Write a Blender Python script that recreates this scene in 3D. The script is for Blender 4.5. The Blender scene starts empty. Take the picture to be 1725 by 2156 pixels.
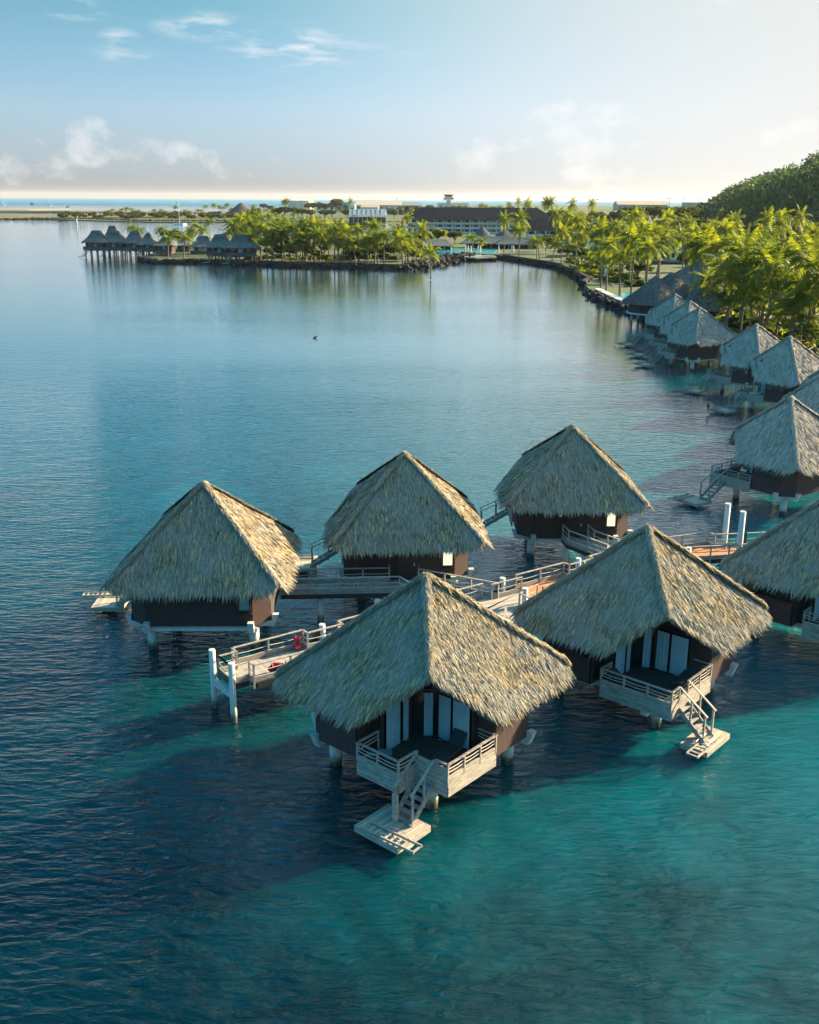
import bpy, bmesh, math, random
import numpy as np
from mathutils import Vector, Matrix
random.seed(7); rng=np.random.default_rng(7)
R=math.radians
sc=bpy.context.scene; col=sc.collection
# ---------------------------------------------------------------- camera
CAMH=25.2; FPX=2150.0; PITCH=math.atan(659/2150.0); ROLL=R(.35)
cam=bpy.data.cameras.new('camera'); co=bpy.data.objects.new('camera',cam); col.objects.link(co)
cam.sensor_fit='VERTICAL'; cam.sensor_height=24; cam.lens=24*FPX/2156.0
cam.clip_start=.5; cam.clip_end=80000
co.matrix_world=Matrix.Translation((0,0,CAMH))@Matrix.Rotation(R(90)-PITCH,4,'X')@Matrix.Rotation(ROLL,4,'Z')
sc.camera=co
sc.render.resolution_x=819; sc.render.resolution_y=1024
sc.view_settings.view_transform='Standard'; sc.view_settings.look='None'; sc.view_settings.gamma=1
sc.view_settings.exposure=2.08
# ---------------------------------------------------------------- sun + sky
SUN_AZ=R(62); SUN_EL=R(21)      # azimuth clockwise from +Y
sl=bpy.data.lights.new('sun','SUN'); sl.energy=5.0; sl.angle=R(.5); sl.color=(1,.80,.50)
so=bpy.data.objects.new('sun',sl); col.objects.link(so)
sd=Vector((math.sin(SUN_AZ)*math.cos(SUN_EL),math.cos(SUN_AZ)*math.cos(SUN_EL),math.sin(SUN_EL)))
so.rotation_euler=sd.to_track_quat('Z','Y').to_euler()
def pixdir(px,py):
    u=px-862.5; v=py-1078; cr,sr=math.cos(ROLL),math.sin(ROLL)
    u,v=(u*cr+v*sr)/FPX,(-u*sr+v*cr)/FPX
    c,s=math.cos(PITCH),math.sin(PITCH)
    return Vector((u,c-v*s,-(v*c+s)))
def at(px,py,z=0.):
    "point of the photo (1725 wide) at height z"
    d=pixdir(px,py); t=(CAMH-z)/-d.z
    return Vector((d.x*t,d.y*t,z))
def atY(px,py,Y):
    d=pixdir(px,py); t=Y/d.y
    return Vector((d.x*t,Y,CAMH+d.z*t))
w=bpy.data.worlds.new('World'); sc.world=w; w.use_nodes=True
def world():
    nt=w.node_tree; N=nt.nodes; N.clear(); L=nt.links
    out=N.new('ShaderNodeOutputWorld'); bg=N.new('ShaderNodeBackground')
    sky=N.new('ShaderNodeTexSky'); sky.sky_type='NISHITA'; sky.sun_disc=False
    sky.sun_elevation=SUN_EL; sky.sun_rotation=SUN_AZ; sky.altitude=0; sky.air_density=1.0; sky.dust_density=.7; sky.ozone_density=1.5
    bg.inputs['Strength'].default_value=.05
    tc=N.new('ShaderNodeTexCoord')
    def math_(op,a,b=None,c=None):
        m=N.new('ShaderNodeMath'); m.operation=op
        for i,v in enumerate((a,b,c)):
            if v is None: continue
            if isinstance(v,(int,float)): m.inputs[i].default_value=v
            else: L.new(v,m.inputs[i])
        return m.outputs[0]
    def noise(scale,det,sx,sy,sz,off=0):
        mp=N.new('ShaderNodeMapping'); mp.inputs['Scale'].default_value=(sx,sy,sz); mp.inputs['Location'].default_value=(off,off*.7,0)
        L.new(tc.outputs['Generated'],mp.inputs['Vector'])
        n=N.new('ShaderNodeTexNoise'); n.inputs['Scale'].default_value=scale; n.inputs['Detail'].default_value=det; n.inputs['Roughness'].default_value=.6
        L.new(mp.outputs[0],n.inputs['Vector']); return n.outputs['Fac']
    def near(px,py,rad_x,rad_y):
        d=pixdir(px,py).normalized()
        # elliptical mask: scaled difference
        vs=N.new('ShaderNodeVectorMath'); vs.operation='SUBTRACT'; L.new(tc.outputs['Generated'],vs.inputs[0]); vs.inputs[1].default_value=d
        vm=N.new('ShaderNodeVectorMath'); vm.operation='MULTIPLY'; L.new(vs.outputs[0],vm.inputs[0]); vm.inputs[1].default_value=(1/rad_x,1/rad_x*.6,1/rad_y)
        vl=N.new('ShaderNodeVectorMath'); vl.operation='LENGTH'; L.new(vm.outputs[0],vl.inputs[0])
        return math_('MAXIMUM',math_('SUBTRACT',1,vl.outputs['Value']),0)
    n1=noise(20,9,1,1,5,3.1); n2=noise(14,8,1,1,1.4,1.3); 
    # wisps high up
    tot=None
    for px,py,rx,ry,amp in ((620,100,.07,.022,1.),(430,55,.05,.014,.8),(250,78,.02,.008,.7),(270,110,.035,.010,.5),(165,14,.035,.012,.7),(1480,2,.04,.012,.5),(850,104,.04,.008,.35),(570,60,.05,.012,.3)):
        m=math_('MULTIPLY',math_('POWER',near(px,py,rx,ry),.7),amp)
        tot=m if tot is None else math_('MAXIMUM',tot,m)
    wisp=math_('MULTIPLY',math_('MULTIPLY',math_('MAXIMUM',math_('SUBTRACT',n1,.48),0),5.5),tot)
    tot=None
    for px,py,rx,ry,amp in ((192,295,.028,.028,1.2),(100,295,.02,.012,.6),(255,315,.02,.015,.8),(330,320,.05,.022,.7),(400,345,.08,.03,.6),(70,345,.08,.03,.5),(1340,275,.05,.032,1.2),(1300,315,.12,.04,1.),(1480,310,.06,.03,.8),(1700,305,.06,.03,1.),(1060,320,.13,.03,.7),(860,310,.05,.022,.6),(640,330,.06,.02,.5),(1000,370,.4,.03,.5)):
        m=math_('MULTIPLY',math_('MINIMUM',math_('MULTIPLY',near(px,py,rx*1.2,ry*1.2),1.6),1),amp)
        tot=m if tot is None else math_('MAXIMUM',tot,m)
    cum=math_('MINIMUM',math_('MULTIPLY',math_('MAXIMUM',math_('SUBTRACT',n2,math_('SUBTRACT',.70,math_('MINIMUM',math_('MULTIPLY',tot,.26),.20))),0),9),1)
    fac=math_('MINIMUM',math_('ADD',wisp,math_('MULTIPLY',cum,.55)),.85)
    mx=N.new('ShaderNodeMix'); mx.data_type='RGBA'; mx.clamp_factor=True
    # sky tint: pale low down; teal overhead, out of view, boosted to colour shade
    sp=N.new('ShaderNodeSeparateXYZ'); L.new(tc.outputs['Generated'],sp.inputs[0])
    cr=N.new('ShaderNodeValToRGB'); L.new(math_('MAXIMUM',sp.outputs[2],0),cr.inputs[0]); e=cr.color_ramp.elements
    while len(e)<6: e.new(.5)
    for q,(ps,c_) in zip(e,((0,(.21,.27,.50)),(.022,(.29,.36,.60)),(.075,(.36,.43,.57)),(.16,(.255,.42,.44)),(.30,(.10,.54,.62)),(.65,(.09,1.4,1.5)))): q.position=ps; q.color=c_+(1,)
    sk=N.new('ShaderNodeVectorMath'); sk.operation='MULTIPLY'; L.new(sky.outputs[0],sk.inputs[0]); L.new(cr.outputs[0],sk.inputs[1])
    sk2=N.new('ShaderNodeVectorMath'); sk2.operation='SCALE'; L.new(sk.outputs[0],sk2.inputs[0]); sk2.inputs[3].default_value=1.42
    # wide pale aureole round the sun
    dt=N.new('ShaderNodeVectorMath'); dt.operation='DOT_PRODUCT'; L.new(tc.outputs['Generated'],dt.inputs[0]); dt.inputs[1].default_value=sd
    au=N.new('ShaderNodeMapRange'); au.interpolation_type='SMOOTHSTEP'; L.new(dt.outputs['Value'],au.inputs[0]); au.inputs[1].default_value=.30; au.inputs[2].default_value=.80; au.inputs[3].default_value=0; au.inputs[4].default_value=.9
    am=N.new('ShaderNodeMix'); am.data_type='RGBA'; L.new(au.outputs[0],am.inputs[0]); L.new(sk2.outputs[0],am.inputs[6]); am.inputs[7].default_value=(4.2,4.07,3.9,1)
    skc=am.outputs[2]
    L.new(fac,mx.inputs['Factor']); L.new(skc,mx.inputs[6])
    # cloud colour: bright warm white a little over the sky behind
    cc=N.new('ShaderNodeMix'); cc.data_type='RGBA'; cc.inputs['Factor'].default_value=.65; L.new(skc,cc.inputs[6]); cc.inputs[7].default_value=(5.5,5.3,5.2,1)
    L.new(cc.outputs[2],mx.inputs[7])
    L.new(mx.outputs[2],bg.inputs['Color']); L.new(bg.outputs[0],out.inputs[0])
world()
# ---------------------------------------------------------------- materials
def nodes(name):
    m=bpy.data.materials.new(name); m.use_nodes=True; nt=m.node_tree; nt.nodes.clear()
    return m,nt,nt.nodes,nt.links
def add(N,L,t,ins=None,**kw):
    n=N.new('ShaderNode'+t)
    for k,v in kw.items(): setattr(n,k,v)
    for k,v in (ins or {}).items():
        if hasattr(v,'is_output') : L.new(v,n.inputs[k])
        else: n.inputs[k].default_value=v
    return n
def ramp(N,L,fac,stops,interp='LINEAR'):
    r=N.new('ShaderNodeValToRGB'); L.new(fac,r.inputs[0]); e=r.color_ramp.elements; r.color_ramp.interpolation=interp
    while len(e)<len(stops): e.new(.5)
    for i,(p,c) in enumerate(stops):
        e[i].position=p; e[i].color=tuple(c)+(1,) if len(c)==3 else c
    return r.outputs[0]
def mixc(N,L,f,a,b,mode='MIX'):
    m=N.new('ShaderNodeMix'); m.data_type='RGBA'; m.blend_type=mode
    for i,v in ((0,f),(6,a),(7,b)):
        if hasattr(v,'is_output'): L.new(v,m.inputs[i])
        elif i==0: m.inputs[0].default_value=v
        else: m.inputs[i].default_value=tuple(v)+(1,)
    return m.outputs[2]
def noise(N,L,scale,det=4,vec=None,sc3=(1,1,1),rough=.5,dist=0,co_='Object',rot=(0,0,0)):
    if vec is None:
        tc=N.new('ShaderNodeTexCoord'); vec=tc.outputs[co_]
    mp=N.new('ShaderNodeMapping'); mp.inputs['Scale'].default_value=sc3; mp.inputs['Rotation'].default_value=rot; L.new(vec,mp.inputs[0])
    n=N.new('ShaderNodeTexNoise'); n.inputs['Scale'].default_value=scale; n.inputs['Detail'].default_value=det; n.inputs['Roughness'].default_value=rough; n.inputs['Distortion'].default_value=dist
    L.new(mp.outputs[0],n.inputs['Vector']); return n.outputs['Fac']
def bump(N,L,h,strength=.3,dist=.02,nrm=None):
    b=N.new('ShaderNodeBump'); b.inputs['Strength'].default_value=strength; b.inputs['Distance'].default_value=dist; L.new(h,b.inputs['Height'])
    if nrm is not None: L.new(nrm,b.inputs['Normal'])
    return b.outputs[0]
def finish(N,L,bsdf):
    o=N.new('ShaderNodeOutputMaterial'); L.new(bsdf,o.inputs[0])
def simple(name,c,rough=.7,var=.25,scale=3,metal=0,sc3=(1,1,1),emit=None,bs=.15,bscale=None):
    m,nt,N,L=nodes(name)
    n=noise(N,L,scale,5,sc3=sc3,rough=.65)
    c1=[x*(1-var) for x in c]; c2=[min(1,x*(1+var)) for x in c]
    cr=ramp(N,L,n,[(.3,c1),(.7,c2)])
    b=add(N,L,'BsdfPrincipled',{'Base Color':cr,'Roughness':rough,'Metallic':metal,'Specular IOR Level':.12 if rough>.72 else .5})
    if bs: L.new(bump(N,L,noise(N,L,(bscale or scale*6),3,sc3=sc3),bs,.01),b.inputs['Normal'])
    if emit: b.inputs['Emission Color'].default_value=tuple(emit[:3])+(1,); b.inputs['Emission Strength'].default_value=emit[3]
    finish(N,L,b.outputs[0]); return m
def planks(name,c,w=.14,axis=0,gap=.1,var=.3,rough=.75,rot=0.):
    "boards side by side along one axis of the object"
    m,nt,N,L=nodes(name)
    tc=N.new('ShaderNodeTexCoord'); mp=N.new('ShaderNodeMapping'); mp.inputs['Rotation'].default_value=(0,0,rot); L.new(tc.outputs['Object'],mp.inputs[0])
    sx=N.new('ShaderNodeSeparateXYZ'); L.new(mp.outputs[0],sx.inputs[0])
    v=add(N,L,'Math',{0:sx.outputs[axis],1:1/w},operation='MULTIPLY').outputs[0]
    fl=add(N,L,'Math',{0:v},operation='FLOOR').outputs[0]; fr=add(N,L,'Math',{0:v},operation='FRACT').outputs[0]
    g=add(N,L,'Math',{0:fr,1:gap},operation='LESS_THAN').outputs[0]
    wn=add(N,L,'TexWhiteNoise',{'W':fl},noise_dimensions='1D').outputs['Value']
    s3=[6,6,6]; s3[1-axis if axis<2 else 0]=.8
    gr=noise(N,L,1,5,vec=mp.outputs[0],sc3=s3,rough=.7)
    a=add(N,L,'Math',{0:wn,1:.5,2:0},operation='MULTIPLY_ADD').outputs[0]
    a=add(N,L,'Math',{0:gr,1:.7,2:a},operation='MULTIPLY_ADD').outputs[0]
    cr=ramp(N,L,a,[(.25,[x*(1-var) for x in c]),(.85,[min(1,x*(1+var)) for x in c])])
    cr=mixc(N,L,g,cr,[x*.12 for x in c])
    b=add(N,L,'BsdfPrincipled',{'Base Color':cr,'Roughness':rough})
    h=add(N,L,'Math',{0:gr,1:g},operation='SUBTRACT').outputs[0]
    L.new(bump(N,L,h,.5,.015),b.inputs['Normal']); finish(N,L,b.outputs[0]); return m
def thatch_mat(name,cols,patch,island=True):
    m,nt,N,L=nodes(name)
    if island:
        g=N.new('ShaderNodeNewGeometry'); f=g.outputs['Random Per Island']
    else: f=noise(N,L,9,6,sc3=(1,1,.35),rough=.75)
    cr=ramp(N,L,f,cols)
    n=noise(N,L,.55,4,rough=.6,dist=.6,sc3=(1,1,1.6)); nf=ramp(N,L,n,[(.38,(0,0,0)),(.62,(1,1,1))])
    cr=mixc(N,L,nf,cr,mixc(N,L,.65,cr,patch))
    b=add(N,L,'BsdfPrincipled',{'Base Color':cr,'Roughness':.9,'Specular IOR Level':.15})
    L.new(bump(N,L,noise(N,L,14,5,sc3=(1,1,.5)),.6,.05),b.inputs['Normal'])
    finish(N,L,b.outputs[0]); return m
def leaf_mat(name,c,t,mixf=.45,gloss=.35,scale=.35):
    m,nt,N,L=nodes(name)
    g=N.new('ShaderNodeNewGeometry'); f=g.outputs['Random Per Island']
    oi=N.new('ShaderNodeObjectInfo')
    a=add(N,L,'Math',{0:f,1:.6,2:0},operation='MULTIPLY').outputs[0]
    a=add(N,L,'Math',{0:oi.outputs['Random'],1:.4,2:a},operation='MULTIPLY_ADD').outputs[0]
    cr=ramp(N,L,a,[(0,[x*.35 for x in c]),(.5,c),(1,[c[0]*1.9,c[1]*1.4,c[2]*1.1])])
    tr=ramp(N,L,a,[(0,[t[0]*.3,t[1]*.45,t[2]]),(.55,t),(1,[t[0]*1.4,t[1]*1.2,t[2]])])
    d=add(N,L,'BsdfPrincipled',{'Base Color':cr,'Roughness':.6,'Specular IOR Level':gloss})
    tl=add(N,L,'BsdfTranslucent',{'Color':tr})
    mx=add(N,L,'MixShader',{0:mixf,1:d.outputs[0],2:tl.outputs[0]})
    finish(N,L,mx.outputs[0]); return m
M={}
M['thatch']=thatch_mat('thatch_straw',[(0,(.10,.088,.066)),(.3,(.20,.175,.13)),(.7,(.36,.295,.19)),(1,(.66,.46,.22))],(.30,.295,.27))
M['thatch_grey']=thatch_mat('thatch_weathered_veiled',[(0,(.18,.16,.14)),(.35,(.32,.28,.24)),(.7,(.45,.39,.32)),(1,(.60,.51,.39))],(.43,.385,.335))  # weathered grey, with the sunward glare veil lightened into its colour
M['thatch_far']=thatch_mat('thatch_far',[(0,(.09,.09,.088)),(.5,(.17,.17,.16)),(1,(.28,.26,.23))],(.20,.205,.20),False)
M['thatch_dark']=thatch_mat('thatch_dark',[(0,(.05,.05,.05)),(.5,(.10,.10,.095)),(1,(.20,.19,.165))],(.13,.13,.13))
M['dark_timber']=simple('dark_timber',(.10,.095,.09),.8,.3,2,sc3=(1,1,4))
M['thatch_under']=simple('thatch_core',(.07,.055,.035),.95,.4,8,sc3=(1,1,.3),bs=.5)
M['wall']=planks('dark_woven_wall',(.038,.028,.028),.16,0,.09,.45,.8)
M['panel']=simple('brown_panel',(.075,.052,.05),.75,.18,4,sc3=(2,2,.5),bs=.3)
M['grey_wood']=simple('weathered_grey_wood',(.27,.255,.235),.8,.4,2.2,sc3=(1,1,5),bs=.4)
M['pale_wood']=simple('pale_cedar_boards',(.34,.31,.27),.78,.4,2.,sc3=(1,1,6),bs=.4)  # paler timber for panels, edge boards and ladders
M['deck_dark']=planks('dark_balcony_deck',(.07,.055,.05),.14,0,.1)
M['plat']=planks('swim_platform_boards',(.38,.33,.26),.15,1,.09,.35)
M['rail']=simple('weathered_handrail',(.31,.28,.255),.75,.35,5,bs=.3)
M['rope']=simple('pale_rope',(.62,.55,.47),.9,.12,30,bs=.2)
M['glass']=simple('dark_glass',(.012,.018,.022),.12,.2,1,bs=0)
M['curtain']=simple('sheer_curtain',(.26,.45,.50),.85,.12,1.5,bs=0)  # teal of the shade is put into the pale cloth's colour
M['blind']=simple('cream_blind_glow',(.75,.72,.55),.8,.05,1,emit=(1,.9,.55,.28),bs=0)  # faint built-in glow stands for daylight coming through the blind
M['teal_blind']=simple('shaded_teal_curtain',(.16,.34,.33),.3,.15,1,bs=0)  # curtain behind the pane, its teal shade put into the colour
M['frame']=simple('dark_frame',(.03,.022,.02),.6,.2,4,bs=0)
M['steel']=simple('galvanised_tube',(.55,.55,.55),.35,.1,10,metal=.7,bs=0)
M['cushion']=simple('charcoal_cushion',(.045,.05,.055),.9,.15,6,bs=.2)
M['red']=simple('red_vinyl',(.36,.012,.045),.45,.2,6,bs=.2)
M['maroon']=simple('red_fabric',(.26,.02,.05),.8,.3,6,bs=.5)
M['black']=simple('black_rubber',(.02,.02,.022),.6,.3,4)
def pile_mat():
    m,nt,N,L=nodes('white_concrete_pile')
    g=N.new('ShaderNodeNewGeometry'); sx=N.new('ShaderNodeSeparateXYZ'); L.new(g.outputs['Position'],sx.inputs[0])
    n=noise(N,L,6,4); a=add(N,L,'Math',{0:n,1:.5,2:sx.outputs[2]},operation='MULTIPLY_ADD').outputs[0]
    cr=ramp(N,L,a,[(0,(.012,.014,.010)),(.45,(.03,.04,.026)),(.62,(.13,.16,.11)),(.80,(.36,.39,.34)),(.98,(.48,.49,.47))])
    cr=mixc(N,L,ramp(N,L,noise(N,L,2.5,5,sc3=(1,1,.25)),[(.5,(0,0,0)),(.75,(.5,.5,.5))]),cr,(.45,.45,.40))
    b=add(N,L,'BsdfPrincipled',{'Base Color':cr,'Roughness':.7}); L.new(bump(N,L,n,.25,.03),b.inputs['Normal']); finish(N,L,b.outputs[0]); return m
M['pile']=pile_mat()
M['concrete']=simple('white_concrete',(.50,.51,.50),.7,.15,3,bs=.25)
M['deck']=planks('walkway_planks',(.31,.28,.25),.15,0,.13,.25,rot=R(-35))
M['deck_link']=planks('link_bridge_planks',(.33,.31,.29),.15,0,.13,.25,rot=R(-2))
M['deck_d']=planks('forecourt_planks',(.33,.30,.275),.15,1,.13,.25,rot=R(-20))
M['deck_new']=planks('new_orange_planks',(.46,.17,.07),.15,0,.12,.25,rot=R(-35))
M['palm']=leaf_mat('palm_leaf',(.026,.074,.016),(.38,.45,.012),.33,.12)
M['leaf']=leaf_mat('broad_leaf',(.028,.055,.012),(.09,.15,.015),.35,.08)
M['leaf_lime']=leaf_mat('lime_leaf',(.08,.12,.012),(.42,.45,.015),.45,.08)
M['wood_leaf']=leaf_mat('hillside_leaf',(.035,.088,.04),(.09,.18,.05),.3,.05)
M['trunk']=simple('palm_bark',(.20,.165,.13),.9,.35,5,sc3=(1,1,4),bs=.5)
M['rock']=simple('black_lava_rock',(.035,.033,.033),.8,.55,.8,bs=.6,bscale=3)
M['white']=simple('white_render',(.72,.72,.70),.7,.08,.5,bs=.05)
M['cream']=simple('cream_render',(.62,.55,.42),.7,.12,.3,bs=.05)
M['roof_dark']=simple('dark_shingle_roof',(.008,.015,.024),.85,.3,.8,sc3=(1,1,4),bs=.3)
M['roof_tan']=simple('tan_sheet_roof',(.45,.36,.26),.7,.15,.2,bs=.1)
M['roof_grey']=simple('grey_sheet_roof',(.22,.24,.25),.6,.2,.2,bs=.1)
M['teal_wall']=simple('teal_cladding',(.08,.24,.25),.6,.15,.3,bs=0)
M['redpaint']=simple('red_paint',(.5,.05,.07),.6,.15,.3,bs=0)
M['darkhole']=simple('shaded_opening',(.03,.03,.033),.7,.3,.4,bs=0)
M['skin']=simple('skin',(.42,.26,.18),.6,.1,8,bs=0)
M['hair']=simple('dark_hair',(.03,.02,.015),.6,.2,8,bs=0)
M['yellow']=simple('yellow_float',(.75,.45,.03),.5,.15,6,bs=0)
M['hull']=simple('white_hull',(.75,.75,.74),.35,.05,1,bs=0)
def ground_mat():
    m,nt,N,L=nodes('grass_and_sand')
    n=noise(N,L,.05,7,rough=.65); n2=noise(N,L,.9,5)
    cr=ramp(N,L,n,[(.36,(.02,.038,.01)),(.55,(.045,.075,.015)),(.70,(.06,.07,.025)),(.82,(.12,.11,.07))])
    cr=mixc(N,L,ramp(N,L,n2,[(.35,(0,0,0)),(.65,(.5,.5,.5))]),cr,(.05,.07,.02))
    b=add(N,L,'BsdfPrincipled',{'Base Color':cr,'Roughness':.9}); L.new(bump(N,L,n2,.5,.2),b.inputs['Normal']); finish(N,L,b.outputs[0]); return m
M['ground']=ground_mat()
M['tent']=simple('shaded_white_canvas',(.40,.41,.42),.7,.06,.3,bs=0)  # white canvas, greyed in its colour as if turned from the sun
M['strip']=simple('dry_grass_strip',(.15,.135,.065),.9,.35,.02,bs=.2,bscale=.5)
M['sand']=simple('coral_sand',(.26,.24,.20),.9,.15,.02,bs=0)
def pool_mat():
    m,nt,N,L=nodes('pool_water'); b=add(N,L,'BsdfPrincipled',{'Base Color':(.03,.33,.38,1),'Roughness':.12,'IOR':1.33})
    L.new(bump(N,L,noise(N,L,1.5,3),.2,.1),b.inputs['Normal']); finish(N,L,b.outputs[0]); return m
M['pool']=pool_mat()
def sea_mat():
    m,nt,N,L=nodes('lagoon_water')
    g=N.new('ShaderNodeNewGeometry'); P=g.outputs['Position']
    sx=N.new('ShaderNodeSeparateXYZ'); L.new(P,sx.inputs[0])
    big=noise(N,L,.035,5,vec=P,rough=.55,dist=.8); mid=noise(N,L,.14,4,vec=P,rough=.6,dist=1.2)
    # shallower (greener) to the right and out towards the reef; navy to the left and nearest
    a=add(N,L,'MapRange',{'Value':sx.outputs[0],1:-26,2:26,3:-.34,4:.22}).outputs[0]
    yy=add(N,L,'MapRange',{'Value':sx.outputs[1],1:24,2:62,3:-.17,4:.14}).outputs[0]
    s=add(N,L,'Math',{0:big,1:.9,2:a},operation='MULTIPLY_ADD').outputs[0]
    s=add(N,L,'Math',{0:mid,1:.35,2:s},operation='MULTIPLY_ADD').outputs[0]
    s=add(N,L,'Math',{0:s,1:yy},operation='ADD').outputs[0]
    cr=ramp(N,L,s,[(.34,(.0003,.009,.014)),(.50,(.0003,.032,.044)),(.66,(.0003,.078,.104)),(.95,(.0003,.115,.150))])
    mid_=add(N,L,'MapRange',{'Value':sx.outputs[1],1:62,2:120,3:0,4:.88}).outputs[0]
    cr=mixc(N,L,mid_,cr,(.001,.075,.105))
    far=add(N,L,'MapRange',{'Value':sx.outputs[1],1:1400,2:2600,3:0,4:1}).outputs[0]  # far water: bluer sky mirrored by ripples is put into the base colour
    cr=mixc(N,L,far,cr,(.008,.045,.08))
    far_blue=add(N,L,'MapRange',{'Value':sx.outputs[1],1:1500,2:5200,3:0,4:1}).outputs[0]
    cr=mixc(N,L,far_blue,cr,(.035,.13,.22))
    # wind ripples at several scales, crests roughly across the view
    r1=noise(N,L,2.4,4,vec=P,sc3=(.38,1,1),rough=.5,dist=.5,rot=(0,0,R(12)))
    r2=noise(N,L,.62,3,vec=P,sc3=(.4,1,1),rough=.5,dist=.6,rot=(0,0,R(-22)))
    r3=noise(N,L,.03,3,vec=P,sc3=(.4,1,1),rough=.5)
    h=add(N,L,'Math',{0:r2,1:1.3,2:r1},operation='MULTIPLY_ADD').outputs[0]
    gust=add(N,L,'MapRange',{'Value':r3,1:.3,2:.7,3:.55,4:1.0}).outputs[0]
    b=N.new('ShaderNodeBump'); b.inputs['Distance'].default_value=.26; calm=add(N,L,'MapRange',{'Value':sx.outputs[1],1:52,2:170,3:1,4:.14}).outputs[0]; L.new(add(N,L,'Math',{0:gust,1:calm},operation='MULTIPLY').outputs[0],b.inputs['Strength']); L.new(h,b.inputs['Height'])
    p=add(N,L,'BsdfPrincipled',{'Base Color':cr,'Roughness':.03,'IOR':1.33,'Normal':b.outputs[0],'Subsurface Weight':.9,'Subsurface Scale':5.0,'Subsurface Radius':(1,1,1),'Coat Weight':.7,'Coat Roughness':.03,'Coat IOR':1.45,'Coat Normal':b.outputs[0]})
    L.new(add(N,L,'MapRange',{'Value':far_blue,1:0,2:.7,3:.5,4:.06}).outputs[0],p.inputs['Specular IOR Level']); cw=add(N,L,'MapRange',{'Value':far_blue,1:0,2:.6,3:1,4:0}).outputs[0]; cn=add(N,L,'MapRange',{'Value':sx.outputs[1],1:45,2:120,3:.35,4:1}).outputs[0]; L.new(add(N,L,'Math',{0:cw,1:cn},operation='MULTIPLY').outputs[0],p.inputs['Coat Weight']); L.new(add(N,L,'MapRange',{'Value':far_blue,1:0,2:1,3:.03,4:.5}).outputs[0],p.inputs['Roughness'])
    finish(N,L,p.outputs[0]); return m
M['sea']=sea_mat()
HAZE=0.00002
# ---------------------------------------------------------------- helpers
class MB:
    def __init__(s): s.v=[]; s.f=[]
    def raw(s,v,f):
        o=len(s.v); s.v+= [tuple(p) for p in v]; s.f+=[tuple(i+o for i in q) for q in f]
    def box(s,c,d,rz=0,mat=None):
        hx,hy,hz=d[0]/2,d[1]/2,d[2]/2; m=mat or Matrix.Rotation(rz,3,'Z')
        vs=[Vector(c)+m@Vector((x*hx,y*hy,z*hz)) for z in(-1,1) for x,y in((-1,-1),(1,-1),(1,1),(-1,1))]
        s.raw(vs,[(3,2,1,0),(4,5,6,7),(0,1,5,4),(1,2,6,5),(2,3,7,6),(3,0,4,7)])
    def bar(s,a,b,wd,ht,up=(0,0,1)):
        "rectangular bar from a to b"
        a=Vector(a); b=Vector(b); d=b-a; l=d.length
        if l<1e-5: return
        d/=l; u=Vector(up)
        if abs(d.dot(u))>.98: u=Vector((0,1,0))
        x=d.cross(u).normalized(); z=x.cross(d)
        s.box((a+b)/2,(l,wd,ht),mat=Matrix((d,-x,z)).transposed())
    def cyl(s,a,b,r0,r1=None,n=12,cap=True):
        r1=r0 if r1 is None else r1; a=Vector(a); b=Vector(b); d=(b-a).normalized()
        x=d.orthogonal().normalized(); y=d.cross(x); vs=[]
        for p,r in((a,r0),(b,r1)):
            vs+=[p+x*math.cos(2*math.pi*i/n)*r+y*math.sin(2*math.pi*i/n)*r for i in range(n)]
        f=[(i,(i+1)%n,n+(i+1)%n,n+i) for i in range(n)]
        if cap: f+=[tuple(range(n))[::-1],tuple(range(n,2*n))]
        s.raw(vs,f)
    def tube(s,pts,r,n=6):
        pts=[Vector(p) for p in pts]; rs=r if isinstance(r,(list,tuple)) else [r]*len(pts); vs=[]
        d0=(pts[1]-pts[0]).normalized(); x=d0.orthogonal().normalized()
        for i,p in enumerate(pts):
            d=(pts[min(i+1,len(pts)-1)]-pts[max(i-1,0)]).normalized()
            x=(x-d*x.dot(d)).normalized(); y=d.cross(x)
            vs+=[p+(x*math.cos(2*math.pi*k/n)+y*math.sin(2*math.pi*k/n))*rs[i] for k in range(n)]
        f=[(i*n+k,i*n+(k+1)%n,(i+1)*n+(k+1)%n,(i+1)*n+k) for i in range(len(pts)-1) for k in range(n)]
        f+=[tuple(range(n))[::-1],tuple(range((len(pts)-1)*n,len(pts)*n))]
        s.raw(vs,f)
    def prism(s,poly,z0,z1):
        n=len(poly); a=sum(poly[i][0]*poly[(i+1)%n][1]-poly[(i+1)%n][0]*poly[i][1] for i in range(n))
        if a<0: poly=poly[::-1]
        vs=[(p[0],p[1],z0) for p in poly]+[(p[0],p[1],z1) for p in poly]
        s.raw(vs,[tuple(range(n))[::-1],tuple(range(n,2*n))]+[(i,(i+1)%n,n+(i+1)%n,n+i) for i in range(n)])
    def build(s,name,mat,parent=None,smooth=False,bevel=0):
        me=bpy.data.meshes.new(name); me.from_pydata(s.v,[],s.f); me.update()
        if bevel:
            bm=bmesh.new(); bm.from_mesh(me)
            bmesh.ops.bevel(bm,geom=[e for e in bm.edges if len(e.link_faces)==2 and e.calc_face_angle(0)>.5],offset=bevel,segments=1,affect='EDGES')
            bm.to_mesh(me); bm.free()
        me.materials.append(M[mat] if isinstance(mat,str) else mat)
        if smooth: me.shade_smooth()
        o=bpy.data.objects.new(name,me); col.objects.link(o)
        if parent: o.parent=parent
        return o
def tag(o,label=None,cat=None,group=None,kind=None):
    for k,v in(('label',label),('category',cat),('group',group),('kind',kind)):
        if v: o[k]=v
    return o
def empty(name,loc,rz=0,**k):
    o=bpy.data.objects.new(name,None); o.location=loc; o.rotation_euler=(0,0,rz); o.empty_display_size=.3; col.objects.link(o); tag(o,**k); return o
KIDS={}
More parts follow.
